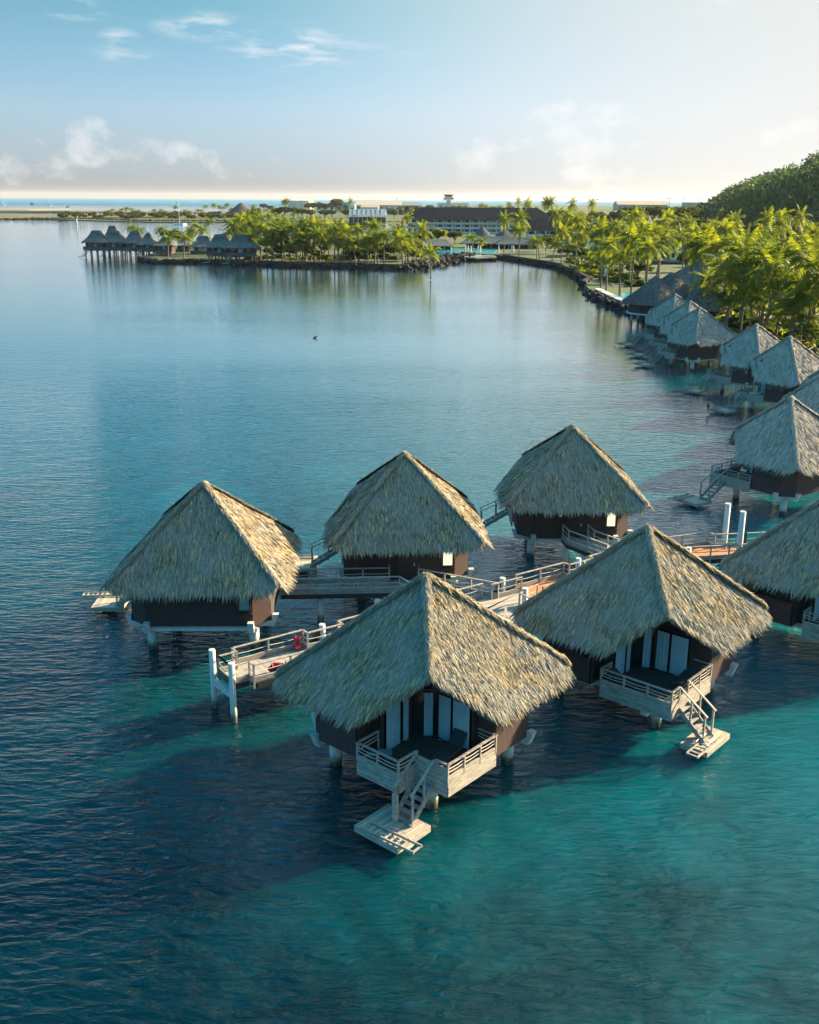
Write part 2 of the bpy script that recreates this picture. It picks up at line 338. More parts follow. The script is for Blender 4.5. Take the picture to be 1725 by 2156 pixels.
def kids(o):
    return [c for c in bpy.data.objects if c.parent==o]
def copy_tree(o,parent=None):
    c=o.copy(); col.objects.link(c); c.parent=parent
    for ch in kids(o): copy_tree(ch,c)
    return c
def npmesh(name,v,f,mat,parent=None):
    "v (n,3), f (m,4) quads as numpy arrays"
    me=bpy.data.meshes.new(name); me.vertices.add(len(v)); me.vertices.foreach_set('co',np.asarray(v,np.float32).ravel())
    k=f.shape[1]; me.loops.add(f.size); me.loops.foreach_set('vertex_index',f.astype(np.int32).ravel())
    me.polygons.add(len(f)); me.polygons.foreach_set('loop_start',np.arange(0,f.size,k,dtype=np.int32)); me.polygons.foreach_set('loop_total',np.full(len(f),k,np.int32))
    me.update(calc_edges=True)
    me.materials.append(M[mat] if isinstance(mat,str) else mat)
    o=bpy.data.objects.new(name,me); col.objects.link(o)
    if parent: o.parent=parent
    return o
# ---------------------------------------------------------------- thatch
def norm(a): return a/np.maximum(np.linalg.norm(a,axis=-1,keepdims=True),1e-9)
def blades(base,dirn,side,nrm,length,width,lift,droop):
    "bent three-row blades: base points, direction, side vector, surface normal"
    l=length[:,None]; w_=width[:,None]/2
    mid=base+dirn*l*.5+nrm*lift[:,None]
    tip=base+dirn*l+nrm*(lift*1.3)[:,None]; tip[:,2]-=droop
    v=np.stack([base-side*w_,base+side*w_,mid-side*w_*1.1,mid+side*w_*1.1,tip-side*w_*.25,tip+side*w_*.25],1)
    n=len(base); idx=np.arange(n)[:,None]*6
    f=np.concatenate([idx+np.array([0,1,3,2]),idx+np.array([2,3,5,4])],0)
    return v.reshape(-1,3),f
ZE=4.56; ZA=9.28
def thatch(parent,rx,ry,c,dens,bw,bl,mat='thatch',ze=ZE,za=ZA,name='thatch_roof',fringe=60,cut=True,seed=1):
    rg=np.random.default_rng(seed)
    def hgt(x,y):
        t=np.maximum(np.abs(x)/rx,np.abs(y)/ry)
        bulge=.10*np.sin(x*1.3+seed)*np.sin(y*1.1+2*seed)
        kick=-.35*np.clip(t-.93,0,1)*3
        return za-(za-ze)*t+bulge*np.clip(t*2,0,1)*np.clip((1.0-t)*8,0,1)+kick*0
    V=[];F=[];off=0
    # sampled blades over each slope
    N=int(dens*4*rx*ry*1.38)
    x=rg.uniform(-rx*1.01,rx*1.01,N); y=rg.uniform(-ry*1.01,ry*1.01,N)
    tx=np.abs(x)/rx; ty=np.abs(y)/ry
    # courses: pull the starts onto rows
    t=np.maximum(tx,ty); row=.045; tq=np.floor(t/row)*row+rg.uniform(0,.030,N); sc_=np.where(t>.03,tq/np.maximum(t,1e-6),1); x=x*sc_; y=y*sc_
    tx=np.abs(x)/rx; ty=np.abs(y)/ry
    keep=np.ones(N,bool)
    if cut: keep=(x+rx)+(y+ry)>c-.05
    # rounded plan corners
    keep&= (np.clip(np.abs(x)-(rx-1.1),0,9)**2+np.clip(np.abs(y)-(ry-1.1),0,9)**2)<1.16**2
    x,y,tx,ty=x[keep],y[keep],tx[keep],ty[keep]; n=len(x)
    onx=tx>ty
    d=np.zeros((n,3)); d[:,0]=np.where(onx,np.sign(x),0); d[:,1]=np.where(onx,0,np.sign(y))
    slope=np.where(onx,(za-ze)/rx,(za-ze)/ry); d[:,2]=-slope; d=norm(d)
    nr=np.stack([d[:,0]*0,d[:,1]*0,np.ones(n)],1); nr=norm(nr-d*(nr*d).sum(1,keepdims=True))
    ang=rg.normal(0,.13,n); side=np.cross(d,nr)
    # blades splay outwards away from the middle of the slope
    lat=np.where(onx,y/ry*np.sign(x),-x/rx*np.sign(y)); ang+=-lat*.0
    dd=d*np.cos(ang)[:,None]+side*np.sin(ang)[:,None]; ss=np.cross(dd,nr)
    tw=rg.normal(0,.42,n); ss=ss*np.cos(tw)[:,None]+nr*np.sin(tw)[:,None]
    b=np.stack([x,y,hgt(x,y)],1)+nr*.0
    L_=rg.uniform(.8,1.5,n)*bl*1.15; W=rg.uniform(.6,1.4,n)*bw
    lift=rg.uniform(.02,.13,n)*bl
    v,f=blades(b,dd,ss,nr,L_,W,lift,rg.uniform(0,.08,n)); V.append(v);F.append(f+off);off+=len(v)
    # eave outline (with the cut corner)
    def rc(cx,cy,a0,a1,k=5,r=1.05):
        return [(cx+r*math.cos(a0+(a1-a0)*i/k),cy+r*math.sin(a0+(a1-a0)*i/k)) for i in range(k+1)]
    pts=rc(rx-1.05,ry-1.05,0,R(90))+rc(-rx+1.05,ry-1.05,R(90),R(180))
    if cut:
        pts+=[(-rx,-ry+c)]; k=8
        pts+=[(-rx+c*i/k,-ry+c-c*i/k) for i in range(1,k)]+[(-rx+c,-ry)]
    else: pts+=rc(-rx+1.05,-ry+1.05,R(180),R(270))
    pts+=rc(rx-1.05,-ry+1.05,R(-90),0)
    P=np.array(pts); Q=np.roll(P,-1,0); seg=np.linalg.norm(Q-P,axis=1)
    zz=lambda a: za-(za-ze)*np.maximum(np.abs(a[:,0])/rx,np.abs(a[:,1])/ry)
    for (inset,dn,ln,den) in ((.30,.25,.56,1.),(.14,.9,.42,1.2),(.18,2.2,.36,1.),(.28,5.,.30,.7)):
        cnt=rg.multinomial(int(seg.sum()*fringe*den),seg/seg.sum()); i=np.repeat(np.arange(len(P)),cnt); m=len(i)
        u=rg.random(m)[:,None]; p=P[i]*(1-u)+Q[i]*u
        tv=norm(Q-P)[i]; nv=np.stack([tv[:,1],-tv[:,0]],1)
        z=zz(p); p=p-nv*inset
        dd=np.stack([nv[:,0],nv[:,1],-.95-dn*rg.uniform(.5,1.4,m)],1)
        dd+=np.stack([tv[:,0],tv[:,1],np.zeros(m)],1)*rg.normal(0,.25,m)[:,None]; dd=norm(dd)
        b=np.stack([p[:,0],p[:,1],z+inset*.9-.02],1)
        ss=np.stack([tv[:,0],tv[:,1],np.zeros(m)],1); tw=rg.normal(0,.4,m); ss=ss*np.cos(tw)[:,None]+np.stack([nv[:,0],nv[:,1],np.zeros(m)],1)*np.sin(tw)[:,None]
        nn=norm(np.stack([nv[:,0],nv[:,1],np.full(m,.6)],1))
        v,f=blades(b,dd,ss,nn,ln*rg.uniform(.6,1.35,m),bw*rg.uniform(.7,1.5,m),rg.uniform(0,.07,m),rg.uniform(0,.1,m)); V.append(v);F.append(f+off);off+=len(v)
    # hips and cap
    hp=[(rx,ry,.93),(rx,-ry,.93),(-rx,ry,.93),(-rx,-ry,1-(c/(rx+ry)) if cut else .93)]
    for hx,hy,tm in hp:
        m=int(fringe*rx*5.0*dens/90*tm); t=rg.uniform(0,tm,m)+.0
        sgn=rg.choice([-1,1],m)
        dx=np.where(sgn>0,np.sign(hx),0); dy=np.where(sgn>0,0,np.sign(hy)); out=norm(np.array([[hx,hy,-(za-ze)]]))
        dd=norm(np.stack([dx,dy,np.full(m,-1.)],1)+out*1.2+rg.normal(0,.12,(m,3)))
        b=np.stack([hx*t,hy*t,za-(za-ze)*t+.07],1)+rg.normal(0,.05,(m,3))
        nn=np.tile(np.array([[0,0,1.]]),(m,1)); ss=norm(np.cross(dd,nn))
        v,f=blades(b,dd,ss,nn,bl*rg.uniform(.6,1.1,m),bw*rg.uniform(.7,1.3,m),rg.uniform(.02,.1,m),rg.uniform(0,.1,m)); V.append(v);F.append(f+off);off+=len(v)
    m=int(140*dens/90); a=rg.uniform(0,2*math.pi,m); dd=norm(np.stack([np.cos(a),np.sin(a),np.full(m,-.8)],1))
    b=np.zeros((m,3)); b[:,2]=za+.12; nn=np.tile(np.array([[0,0,1.]]),(m,1)); ss=norm(np.cross(dd,nn))
    v,f=blades(b,dd,ss,nn,bl*rg.uniform(.7,1.2,m),bw*np.ones(m),rg.uniform(.05,.12,m),rg.uniform(0,.1,m)); V.append(v);F.append(f+off);off+=len(v)
    roof=npmesh(name,np.concatenate(V),np.concatenate(F),mat,parent)
    # solid thatch core under the blades
    mb=MB(); top=[(0,0,za-.02)]; n=len(P)
    up=[(p[0]*.985,p[1]*.985,float(z)-.02) for p,z in zip(P,zz(P))]; lo=[(p[0]*.97,p[1]*.97,float(z)-.34) for p,z in zip(P,zz(P))]; inn=[(p[0]*.72,p[1]*.72,float(z)+.75) for p,z in zip(P,zz(P))]
    vs=top+up+lo+inn; fs=[]
    for i in range(n):
        j=(i+1)%n; fs+=[(0,1+i,1+j),(1+i,1+n+i,1+n+j,1+j),(1+n+i,1+2*n+i,1+2*n+j,1+n+j)]
    mb.raw(vs,fs); core=mb.build('roof_core','thatch_under',roof)
    return roof
# ---------------------------------------------------------------- railings
def railing(parent,pts,zd,name='railing',posts=True,ropes=2,hgt=.98,step=1.9,board=.0,top='rail',boardmat='grey_wood',zb=None,flat=True):
    "top rail on posts with sagging ropes; zd = height of the deck along the line (number or list)"
    zs=zd if isinstance(zd,(list,tuple)) else [zd]*len(pts)
    P=[Vector((p[0],p[1],z)) for p,z in zip(pts,zs)]
    mb=MB()
    for a,b in zip(P,P[1:]):
        up=Vector((0,0,hgt)); d=(b-a).normalized()*.05
        mb.bar(a+up-d,b+up+d,.13 if flat else .09,.055)
    rl=mb.build(name,top,parent,bevel=.008)
    if board:
        mb=MB()
        for a,b in zip(P,P[1:]): mb.bar(a+Vector((0,0,board/2+.02)),b+Vector((0,0,board/2+.02)),.05,board)
        mb.build('kick_board',boardmat,rl)
    for a,b in zip(P,P[1:]):
        L_=(b-a).length; k=max(1,round(L_/step)); pp=[a.lerp(b,i/k) for i in range(k+1)]
        for i,p in enumerate(pp):
            if i==0 and a is not P[0]: continue
            m=MB(); m.box(p+Vector((0,0,hgt/2-.17)),(.085,.085,hgt+.28),math.atan2(b.y-a.y,b.x-a.x)); m.build('post',top,rl)
        for p,q in zip(pp,pp[1:]):
            m=MB()
            for h in ((.62,.34) if ropes==2 else (.5,)):
                l=(q-p).length; sag=.05*min(1,l/1.5)
                m.tube([p.lerp(q,t)+Vector((0,0,h*hgt/.98-sag*4*t*(1-t))) for t in (0,.17,.33,.5,.67,.83,1)],.016,5)
            m.build('rope','rope',rl)
    return rl
def pile(parent,x,y,top,r=.27,bot=-2.5,n=20,name='pile'):
    m=MB(); m.cyl((x,y,bot),(x,y,top),r,n=n)
    o=m.build(name,'pile',parent); 
    for p in o.data.polygons: p.use_smooth=len(p.vertices)==4
    return o
def hook(parent,x,y,dx,dy,zb=1.5,name='bracket'):
    "white arm from a pile, turned up at the wall: local direction dx,dy"
    prof=[(-1.35,zb-.36),(.36,zb-.36),(.62,zb+.34),(.27,zb+.34),(.27,zb-.02),(-1.35,zb-.02)]
    w_=.17; vs=[]
    for s in(-1,1): vs+=[(x+dx*a-dy*w_*s,y+dy*a+dx*w_*s,z) for a,z in prof]
    n=len(prof); m=MB(); m.raw(vs,[tuple(range(n)),tuple(range(n,2*n))[::-1]]+[(i,n+i,n+(i+1)%n,(i+1)%n) for i in range(n)])
    o=m.build(name,'concrete',parent)
    bm=bmesh.new(); bm.from_mesh(o.data); bmesh.ops.recalc_face_normals(bm,faces=bm.faces); bm.to_mesh(o.data); bm.free()
    return o
def curtain(parent,a,b,z0,z1,n=10,amp=.035,name='curtain'):
    a=Vector((a[0],a[1])); b=Vector((b[0],b[1])); d=(b-a).normalized(); nn=Vector((-d.y,d.x)); k=n*4; vs=[];fs=[]
    for i in range(k+1):
        t=i/k; o=nn*amp*math.sin(t*n*2*math.pi+math.sin(t*7)); p=a.lerp(b,t)+o
        vs+=[(p.x,p.y,z0+.02*math.sin(t*9)),(p.x,p.y,z1)]
    fs=[(2*i,2*i+2,2*i+3,2*i+1) for i in range(k)]
    m=MB(); m.raw(vs,fs); ob=m.build(name,'curtain',parent,smooth=True)
    return ob
def panel_wall(mb,a,b,z0,z1,out,t=.06):
    a=Vector(a+(0,)); b=Vector(b+(0,)); o=Vector(out+(0,))*t/2
    mb.bar(a+o+Vector((0,0,(z0+z1)/2)),b+o+Vector((0,0,(z0+z1)/2)),t,z1-z0)
def window(parent,a,b,z0,z1,out,pane='glass',bars=0,name='window'):
    "frame standing proud of a wall between plan points a and b, with its pane"
    a=Vector(a+(0,)); b=Vector(b+(0,)); o=Vector(out+(0,)).normalized(); d=(b-a).normalized(); f=.09
    m=MB()
    for z in(z0,z1): m.bar(a+o*.05+Vector((0,0,z)),b+o*.05+Vector((0,0,z)),.12,f)
    for k in range(bars+2):
        p=a.lerp(b,k/(bars+1)); m.bar(p+o*.048+Vector((0,0,z0)),p+o*.048+Vector((0,0,z1)),f,.116,up=o)
    fr=m.build(name,'frame',parent)
    m=MB(); m.bar(a+o*.02+Vector((0,0,(z0+z1)/2)),b+o*.02+Vector((0,0,(z0+z1)/2)),.03,z1-z0-.02); m.build('pane',pane,fr)
    return fr
def board_box(parent,a,b,z0,z1,n,mat,name='balcony_panel',out=1):
    "stacked horizontal boards between a and b"
    a=Vector((a[0],a[1],0)); b=Vector((b[0],b[1],0)); h=(z1-z0)/n; m=MB()
    d=(b-a).normalized(); nn=Vector((d.y,-d.x,0))
    for i in range(n):
        off=nn*(.0 if i>=n//2 else .03)
        zc=z0+h*(i+.5); m.bar(a+off+Vector((0,0,zc)),b+off+Vector((0,0,zc)),.06,h-.022)
    m.bar(a-nn*.03+Vector((0,0,(z0+z1)/2)),b-nn*.03+Vector((0,0,(z0+z1)/2)),.03,z1-z0-.04)
    return m.build(name,mat,parent)
def stairs(parent,p0,dirv,width,z0,z1,run,nst=6,rails=(1,1),endpost=True):
    "steps from p0 (middle of the top edge) going down along dirv"
    d=Vector((dirv[0],dirv[1],0)).normalized(); s=Vector((-d.y,d.x,0)); p0=Vector((p0[0],p0[1],0)); m=MB()
    for k in(-1,1): m.bar(p0+s*k*width/2+Vector((0,0,z0-.12)),p0+d*run+s*k*width/2+Vector((0,0,z1+.02)),.06,.24)
    st=m.build('stairs','grey_wood',parent)
    for i in range(nst):
        t=(i+.5)/nst; z=z0+(z1-z0)*(i+1)/(nst+.5)
        m=MB(); c=p0+d*run*t; m.bar(c-s*width*.46+Vector((0,0,z)),c+s*width*.46+Vector((0,0,z)),run/nst*.95,.045); m.build('tread','grey_wood',st)
    for k,onn in zip((-1,1),rails):
        if not onn: continue
        m=MB(); a=p0+s*k*width/2+Vector((0,0,z0+1.0)); b=p0+d*(run+.05)+s*k*width/2+Vector((0,0,z1+1.42))
        m.bar(a,b,.12,.05)
        e=p0+d*(run-.08)+s*k*width/2; m.bar(e+Vector((0,0,z1-.05)),e+Vector((0,0,z1+1.44)),.09,.09)
        e=p0+d*(run*.45)+s*k*width/2; m.bar(e+Vector((0,0,z0*.5+z1*.5-.2)),e+Vector((0,0,z0+.98-(z0-z1-.42)*.45)),.08,.08)
        m.build('stair_rail','rail',st)
    if endpost:
        e=p0+d*(run+.1)-s*(width/2-.16); m=MB(); m.box(e+Vector((0,0,z1+.62)),(.12,.26,1.3),math.atan2(d.y,d.x)); m.build('boarded_post','pale_wood',st)
    return st
def platform(parent,x0,x1,y0,y1,z=.5):
    m=MB(); m.box(((x0+x1)/2,(y0+y1)/2,z-.02),(x1-x0,y1-y0,.06)); p=m.build('swim_platform','plat',parent)
    m=MB()
    for a,b in(((x0,y0),(x1,y0)),((x1,y0),(x1,y1)),((x1,y1),(x0,y1)),((x0,y1),(x0,y0))): m.bar((a[0],a[1],z-.115),(b[0],b[1],z-.115),.06,.26)
    m.build('edge_board','pale_wood',p)
    pile(p,(x0+x1)/2,(y0+y1)/2,z-.15,.2,name='support_post')
    m=MB(); cx,cy=(x0+x1)/2,(y0+y1)/2
    for dx,dy in((1,0),(-1,0),(0,1),(0,-1)): m.bar((cx,cy,z-.55),(cx+dx*(x1-x0)*.42,cy+dy*(y1-y0)*.42,z-.18),.12,.14)
    m.build('support_arm','concrete',p)
    return p
def ladder(parent,a,b,wd,z=.6,rungs=6):
    "swim ladder folded flat on the platform, from a to b"
    a=Vector((a[0],a[1],z)); b=Vector((b[0],b[1],z)); d=(b-a).normalized(); s=Vector((-d.y,d.x,0)); m=MB()
    for k in(-1,1): m.bar(a+s*k*wd/2,b+s*k*wd/2,.05,.11)
    l=m.build('swim_ladder','pale_wood',parent)
    for i in range(rungs):
        t=.45+.53*i/(rungs-1); p=a.lerp(b,t); m=MB(); m.bar(p-s*wd/2,p+s*wd/2,.09,.035); m.build('rung','pale_wood',l)
    m=MB()
    for k in(-1,1):
        o=s*k*wd/2; m.tube([a.lerp(b,.38)+o+Vector((0,0,.05)),a.lerp(b,.4)+o+Vector((0,0,.22)),a.lerp(b,.55)+o+Vector((0,0,.27)),a.lerp(b,.70)+o+Vector((0,0,.22)),a.lerp(b,.76)+o+Vector((0,0,.05))],.018,6)
    m.build('handle','steel',l)
    return l
DECKZ=2.0; FZ0=1.5; FZ1=2.45; RAILZ=3.0
def bungalow(pos,yaw,label,group='thatched overwater bungalows',rx=4.9,ry=4.9,c=4.,dens=90,bw=.06,bl=.55,mat='thatch',fringe=60,side='minus',seed=1,front='none',far=False,stair=True,swim=True):
    """local axes: the balcony corner points to (-1,-1). side: which side of the corner the steps leave.
    front: 'door' puts the entrance, its small windows and the end window on the +x wall."""
    t=empty('overwater_bungalow',(pos[0],pos[1],0),R(yaw),label=label,cat='bungalow',group=group)
    thatch(t,rx,ry,c,dens,bw,bl,mat,fringe=fringe,seed=seed)
    XF=3.6; FW=1.8   # entrance wall and underside of the walls
    # walls
    body=[(-4,.4),(-4,3),(-3,4),(XF-1,4),(XF,3),(XF,-3),(XF-1,-4),(-.1,-4),(-.1,-3.2),(-.35,-3.2),(-.35,-1.2),(-1.3,-.2),(-3.2,-.2),(-3.2,.4)]
    m=MB(); m.prism(body,FW,4.75); wl=m.build('wall','wall',t)
    m=MB(); m.prism([(-3.9,.4),(-3.9,2.9),(-2.9,3.9),(XF-1.1,3.9),(XF-.1,2.9),(XF-.1,-2.9),(XF-1.1,-3.9),(0,-3.9),(-.3,-.3)],FW-.1,FW-.005); m.build('floor_slab','concrete',t)
    # brown lower panels standing a little proud, dark strip windows above them
    for a,b,o in(((-4,.5),(-4,2.95),(-1,0)),((0,-4),(XF-1.05,-4),(0,-1))):
        m=MB(); panel_wall(m,a,b,FW+.02,3.15,o); m.build('lower_panel','panel',t)
        window(t,a,b,3.22,4.3,o,'glass',2)
    for a,b,o in(((-3,4),(-4,3),(-.707,.707)),((XF-1,-4),(XF,-3),(.707,-.707)),((XF,3),(XF-1,4),(.707,.707))):
        m=MB(); e=(Vector(b)-Vector(a))*.03; panel_wall(m,(a[0]+e.x,a[1]+e.y),(b[0]-e.x,b[1]-e.y),FW+.02,4.3,o,.03); m.build('corner_panel','panel',t)
    if front=='door':
        m=MB(); m.box((XF+.05,0,2.95),(.1,1.25,2.1)); dr=m.build('door','frame',t)
        m=MB(); m.box((XF+.12,.45,2.9),(.05,.06,.18)); m.build('handle','steel',dr)
        m=MB(); m.box((XF+.03,-1.05,3.55),(.06,.16,.2)); m.build('wall_lamp','white',t)
        window(t,(XF,-2.9),(XF,-1.5),3.75,4.2,(1,0),'curtain'); window(t,(XF,1.0),(XF,1.5),3.75,4.2,(1,0),'curtain')
    if front in('door','window'):
        window(t,(XF,2.25),(XF,2.93),2.75,4.1,(1,0),'blind' if front=='door' else 'teal_blind')
        m=MB(); m.box((XF+.05,2.62,2.6),(.14,.9,.08)); m.build('sill','frame',t)
        if front=='window':
            m=MB(); m.box((-2.0,4.02,3.0),(.2,.1,2.2)); m.build('door_frame','frame',t)
    # balcony
    notch=side=='minus'
    if notch: out=[(-4.55,-.1),(-4.55,-2.45),(-3.4,-2.45),(-3.4,-4.15),(-.1,-4.15)]
    else: out=[(-4.2,-.3),(-4.2,-4.15),(-.1,-4.15)]
    m=MB(); m.prism([(-.9,-.6),(-3.2,-.21)]+[(p[0]+.04,p[1]+.04 if i else p[1]) for i,p in enumerate(out)],DECKZ-.12,DECKZ)
    m.build('balcony_floor','deck_dark',t)
    for i,(a,b) in enumerate(zip(out,out[1:])): board_box(t,a,b,FZ0,FZ1 if not(notch and i==2) else FZ1+.4,6,'pale_wood')
    kw=dict(hgt=RAILZ-FZ1,step=1.25)
    if notch:
        railing(t,[(-3.2,-.1),(-4.55,-.1),(-4.55,-2.45),(-3.4,-2.45)],FZ1,**kw)
        railing(t,[(-3.4,-3.55),(-3.4,-4.15),(-.1,-4.15),(-.1,-3.15)],FZ1,**kw)
        if stair: stairs(t,(-3.43,-2.98),(-1,0),.95,DECKZ,.5,1.45)
        if swim: platform(t,-6.35,-4.3,-4.0,-1.65); ladder(t,(-6.1,-2.0),(-5.95,-4.75),.55); 
    else:
        railing(t,[(-3.3,-.3),(-4.2,-.3),(-4.2,-4.15),(-3.45,-4.15)],FZ1,**kw)
        railing(t,[(-2.55,-4.15),(-.1,-4.15),(-.1,-3.15)],FZ1,**kw)
        if far:
            stairs(t,(-3.0,-4.18),(0,-1),.9,DECKZ,.5,2.2,endpost=False); platform(t,-5.0,-2.4,-7.9,-6.0); ladder(t,(-4.5,-6.2),(-4.4,-9.0),.55)
        else:
            stairs(t,(-3.0,-4.18),(0,-1),.9,DECKZ,.5,1.45,endpost=False); platform(t,-4.1,-1.7,-6.1,-4.75); ladder(t,(-1.9,-5.75),(-4.95,-5.75),.55)
    # glazing of the recessed corner: glass doors and curtains
    gl=[((-3.15,-.22),(-1.3,-.22),(0,-1)),((-1.3,-.22),(-.37,-1.2),(-.72,-.69)),((-.37,-1.2),(-.37,-3.15),(-1,0))]
    for i,(a,b,o) in enumerate(gl): window(t,a,b,DECKZ+.05,4.35,o,'glass',1 if i!=1 else 0,name='glass_door')
    for a,b in(((-3.05,-.42),(-2.15,-.42)),((-1.95,-.42),(-1.6,-.42)),((-.95,-.78),(-.68,-1.08)),((-.6,-1.35),(-.6,-2.0)),((-.6,-2.15),(-.6,-3.05))): curtain(t,a,b,DECKZ+.06,4.2,n=max(3,int(((b[0]-a[0])**2+(b[1]-a[1])**2)**.5*9)))
    # substructure
    for x,y in((-2.85,2.95),(XF-1.05,-2.95),(XF-1.05,2.95),(-2.55,-2.6)):
        pile(t,x,y,FW-.1,.29)
    for x,y,dx,dy in((-2.85,2.95,-1,0),(-2.85,2.95,0,1),(XF-1.05,-2.95,1,0),(XF-1.05,-2.95,0,-1),(XF-1.05,2.95,1,0),(XF-1.05,2.95,0,1)): hook(t,x+dx*.85,y+dy*.85,dx,dy,FW)
    if not notch: hook(t,-3.5,-2.6,-1,0,FZ0-.05)
    m=MB()
    for a,b in(((-2.85,2.95),(XF-1.05,2.95)),((XF-1.05,2.95),(XF-1.05,-2.95)),((XF-1.05,-2.95),(-2.55,-2.6)),((-2.55,-2.6),(-2.85,2.95))): m.bar((a[0],a[1],FW-.26),(b[0],b[1],FW-.26),.35,.3)
    if front!='none': m.box((XF-.03,0,FW-.18),(.12,6.6,.17))
    m.build('beam','concrete',t)
    return t
def lounger(pos,rz,z,label,group=None,mat='cushion'):
    t=empty('sun_lounger',(pos[0],pos[1],z),rz,label=label,cat='sun lounger',group=group)
    m=MB(); m.box((-.35,0,.36),(1.3,.72,.12)); m.build('seat',mat,t,bevel=.03)
    m=MB(); m.bar((.28,0,.37),(.88,0,.88),.72,.11); m.build('backrest',mat,t,bevel=.03)
    for x in(-.85,.3):
        for y in(-.3,.3): m=MB(); m.box((x,y,.15),(.06,.06,.3)); m.build('leg','frame',t)
    return t
# ---------------------------------------------------------------- sea, land, haze
def struct(o): o['kind']='structure'; return o
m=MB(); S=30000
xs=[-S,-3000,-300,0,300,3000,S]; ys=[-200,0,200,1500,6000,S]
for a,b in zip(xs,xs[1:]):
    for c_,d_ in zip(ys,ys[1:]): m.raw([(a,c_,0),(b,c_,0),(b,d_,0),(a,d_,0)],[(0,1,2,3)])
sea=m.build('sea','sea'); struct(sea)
bm=bmesh.new(); bm.from_mesh(sea.data); bmesh.ops.remove_doubles(bm,verts=bm.verts,dist=.1); bm.to_mesh(sea.data); bm.free()
from mathutils.geometry import tessellate_polygon
def land(name,pts,z=1.2,mat='ground',bot=-1):
    P=[(p[0],p[1]) for p in pts]; n=len(P)
    tri=tessellate_polygon([[Vector((a,b,0)) for a,b in P]])
    m=MB(); vs=[(a,b,z) for a,b in P]+[(a,b,bot) for a,b in P]
    fs=[]
    for t_ in tri:
        a,b,c_=[Vector(P[i]) for i in t_]
        fs.append(tuple(t_) if (b-a).cross(c_-a)>0 else tuple(t_)[::-1])
    m.raw(vs,fs+[(i,i+n,(i+1)%n+n,(i+1)%n) for i in range(n)])
    o=m.build(name,mat); struct(o); return o
px=lambda *p,z=1.2:[at(a,b,z)[:2] for a,b in p]
front=px((300,541),(330,548),(365,548),(455,548),(545,552),(620,555),(700,556),(780,559),(860,561),(905,551),(985,536),(1060,540),(1120,549),(1170,557),(1205,570),(1238,588),(1230,598),(1245,612),(1290,632),(1345,652),(1420,668))
front+=[(58,215),(60,185),(62,160),(63,140),(66,120),(75,100),(110,90)]
back=[(600,100),(1400,1200),(3200,3500),(1500,4600),(500,4700)]
back+=px((600,436),(560,440),(520,447),(465,448),(440,456),(475,466),(560,470),(640,470),(740,470),(860,467),(890,474),(880,490),(840,494),(740,491),(640,492),(520,494),(430,503),(350,520))
LAND=front+back
land('ground',LAND)
land('sand_spit',px((-300,441.5),(-60,441.5),(120,442.3),(330,443.8),(480,444.6),(520,446.5),(480,448),(200,446.6),(-300,445.5)),z=.8,mat='strip')
land('grass_spit',px((-300,452.5),(0,451.5),(200,451),(440,451),(490,453),(470,457),(280,458),(0,460),(-300,461)),z=.9,mat='strip')
land('reef_flat',px((-300,437),(-60,437.6),(100,438.2),(150,439),(60,441),(-300,441)),z=.4,mat='sand')
# ---------------------------------------------------------------- bungalows in front
bungalow((.74,42.3),48.98,'nearest bungalow, largest in view, with a charcoal lounger and steps to a wide swim platform',rx=5.1,ry=4.75,c=4.1,dens=430,bw=.034,bl=.42,fringe=170,seed=3)
bungalow((12.13,49.5),48.5,'second bungalow, right behind the nearest, steps leaving the right side of its balcony',rx=5.0,ry=4.85,c=3.9,dens=330,bw=.038,bl=.44,side='plus',fringe=130,seed=4)
hC=bungalow((-12.03,57.4),-88.72,'leftmost near bungalow, with a green end window and no door on its long wall',c=4,dens=250,bw=.042,bl=.48,fringe=100,front='window',side='plus',seed=5,far=True)
hD=bungalow((-.34,65.0),-86.6,'bungalow with door and cream end window, right behind the nearest roof tip',rx=5.05,c=4,dens=220,bw=.045,bl=.48,fringe=90,front='door',side='plus',seed=6,far=True)
hE=bungalow((11.92,73.6),-90.5,'farther bungalow with a cream lit window and a railed bridge bending from its door',rx=4.95,ry=5.,c=3.8,dens=200,bw=.05,bl=.5,fringe=80,front='door',side='plus',seed=7,far=True)
bungalow((25.0,57.0),48,'bungalow with a shaded roof cut off by the right edge beside the orange walkway',dens=220,bw=.045,bl=.46,fringe=90,seed=8,side='plus')
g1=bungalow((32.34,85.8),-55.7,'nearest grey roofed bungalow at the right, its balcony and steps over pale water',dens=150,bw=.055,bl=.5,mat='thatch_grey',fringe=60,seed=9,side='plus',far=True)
RG='grey bungalows in the row along the right shore'
row=[((46.6,126.2),-52,'grey bungalow with a white lounger on its balcony, above a bather on the ladder'),
     ((46.7,139.3),-55,'grey bungalow between the one with a white lounger and the three overlapping roofs'),
     ((45.,161.4),-62,'front bungalow of the three overlapping grey roofs, its white piles showing'),
     ((46.3,172.),-62,'middle one of the three overlapping grey bungalow roofs by the right shore'),
     ((47.,184.7),-62,'rearmost of the three overlapping grey bungalow roofs, nearest the round pavilion'),
     ((48.3,112.6),-52,'grey roof cut by the right edge, in front of the bungalow with the white lounger'),
     ((41.5,100.5),-52,'grey roof cut by the right edge, directly behind the near grey bungalow')]
proto=None
for p,yw,lb in row:
    if proto is None:
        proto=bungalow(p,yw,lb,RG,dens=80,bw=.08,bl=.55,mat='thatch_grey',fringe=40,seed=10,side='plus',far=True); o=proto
    else: o=copy_tree(proto)
    o.location=(p[0],p[1],0); o.rotation_euler.z=R(yw); o['label']=lb; o['group']=RG
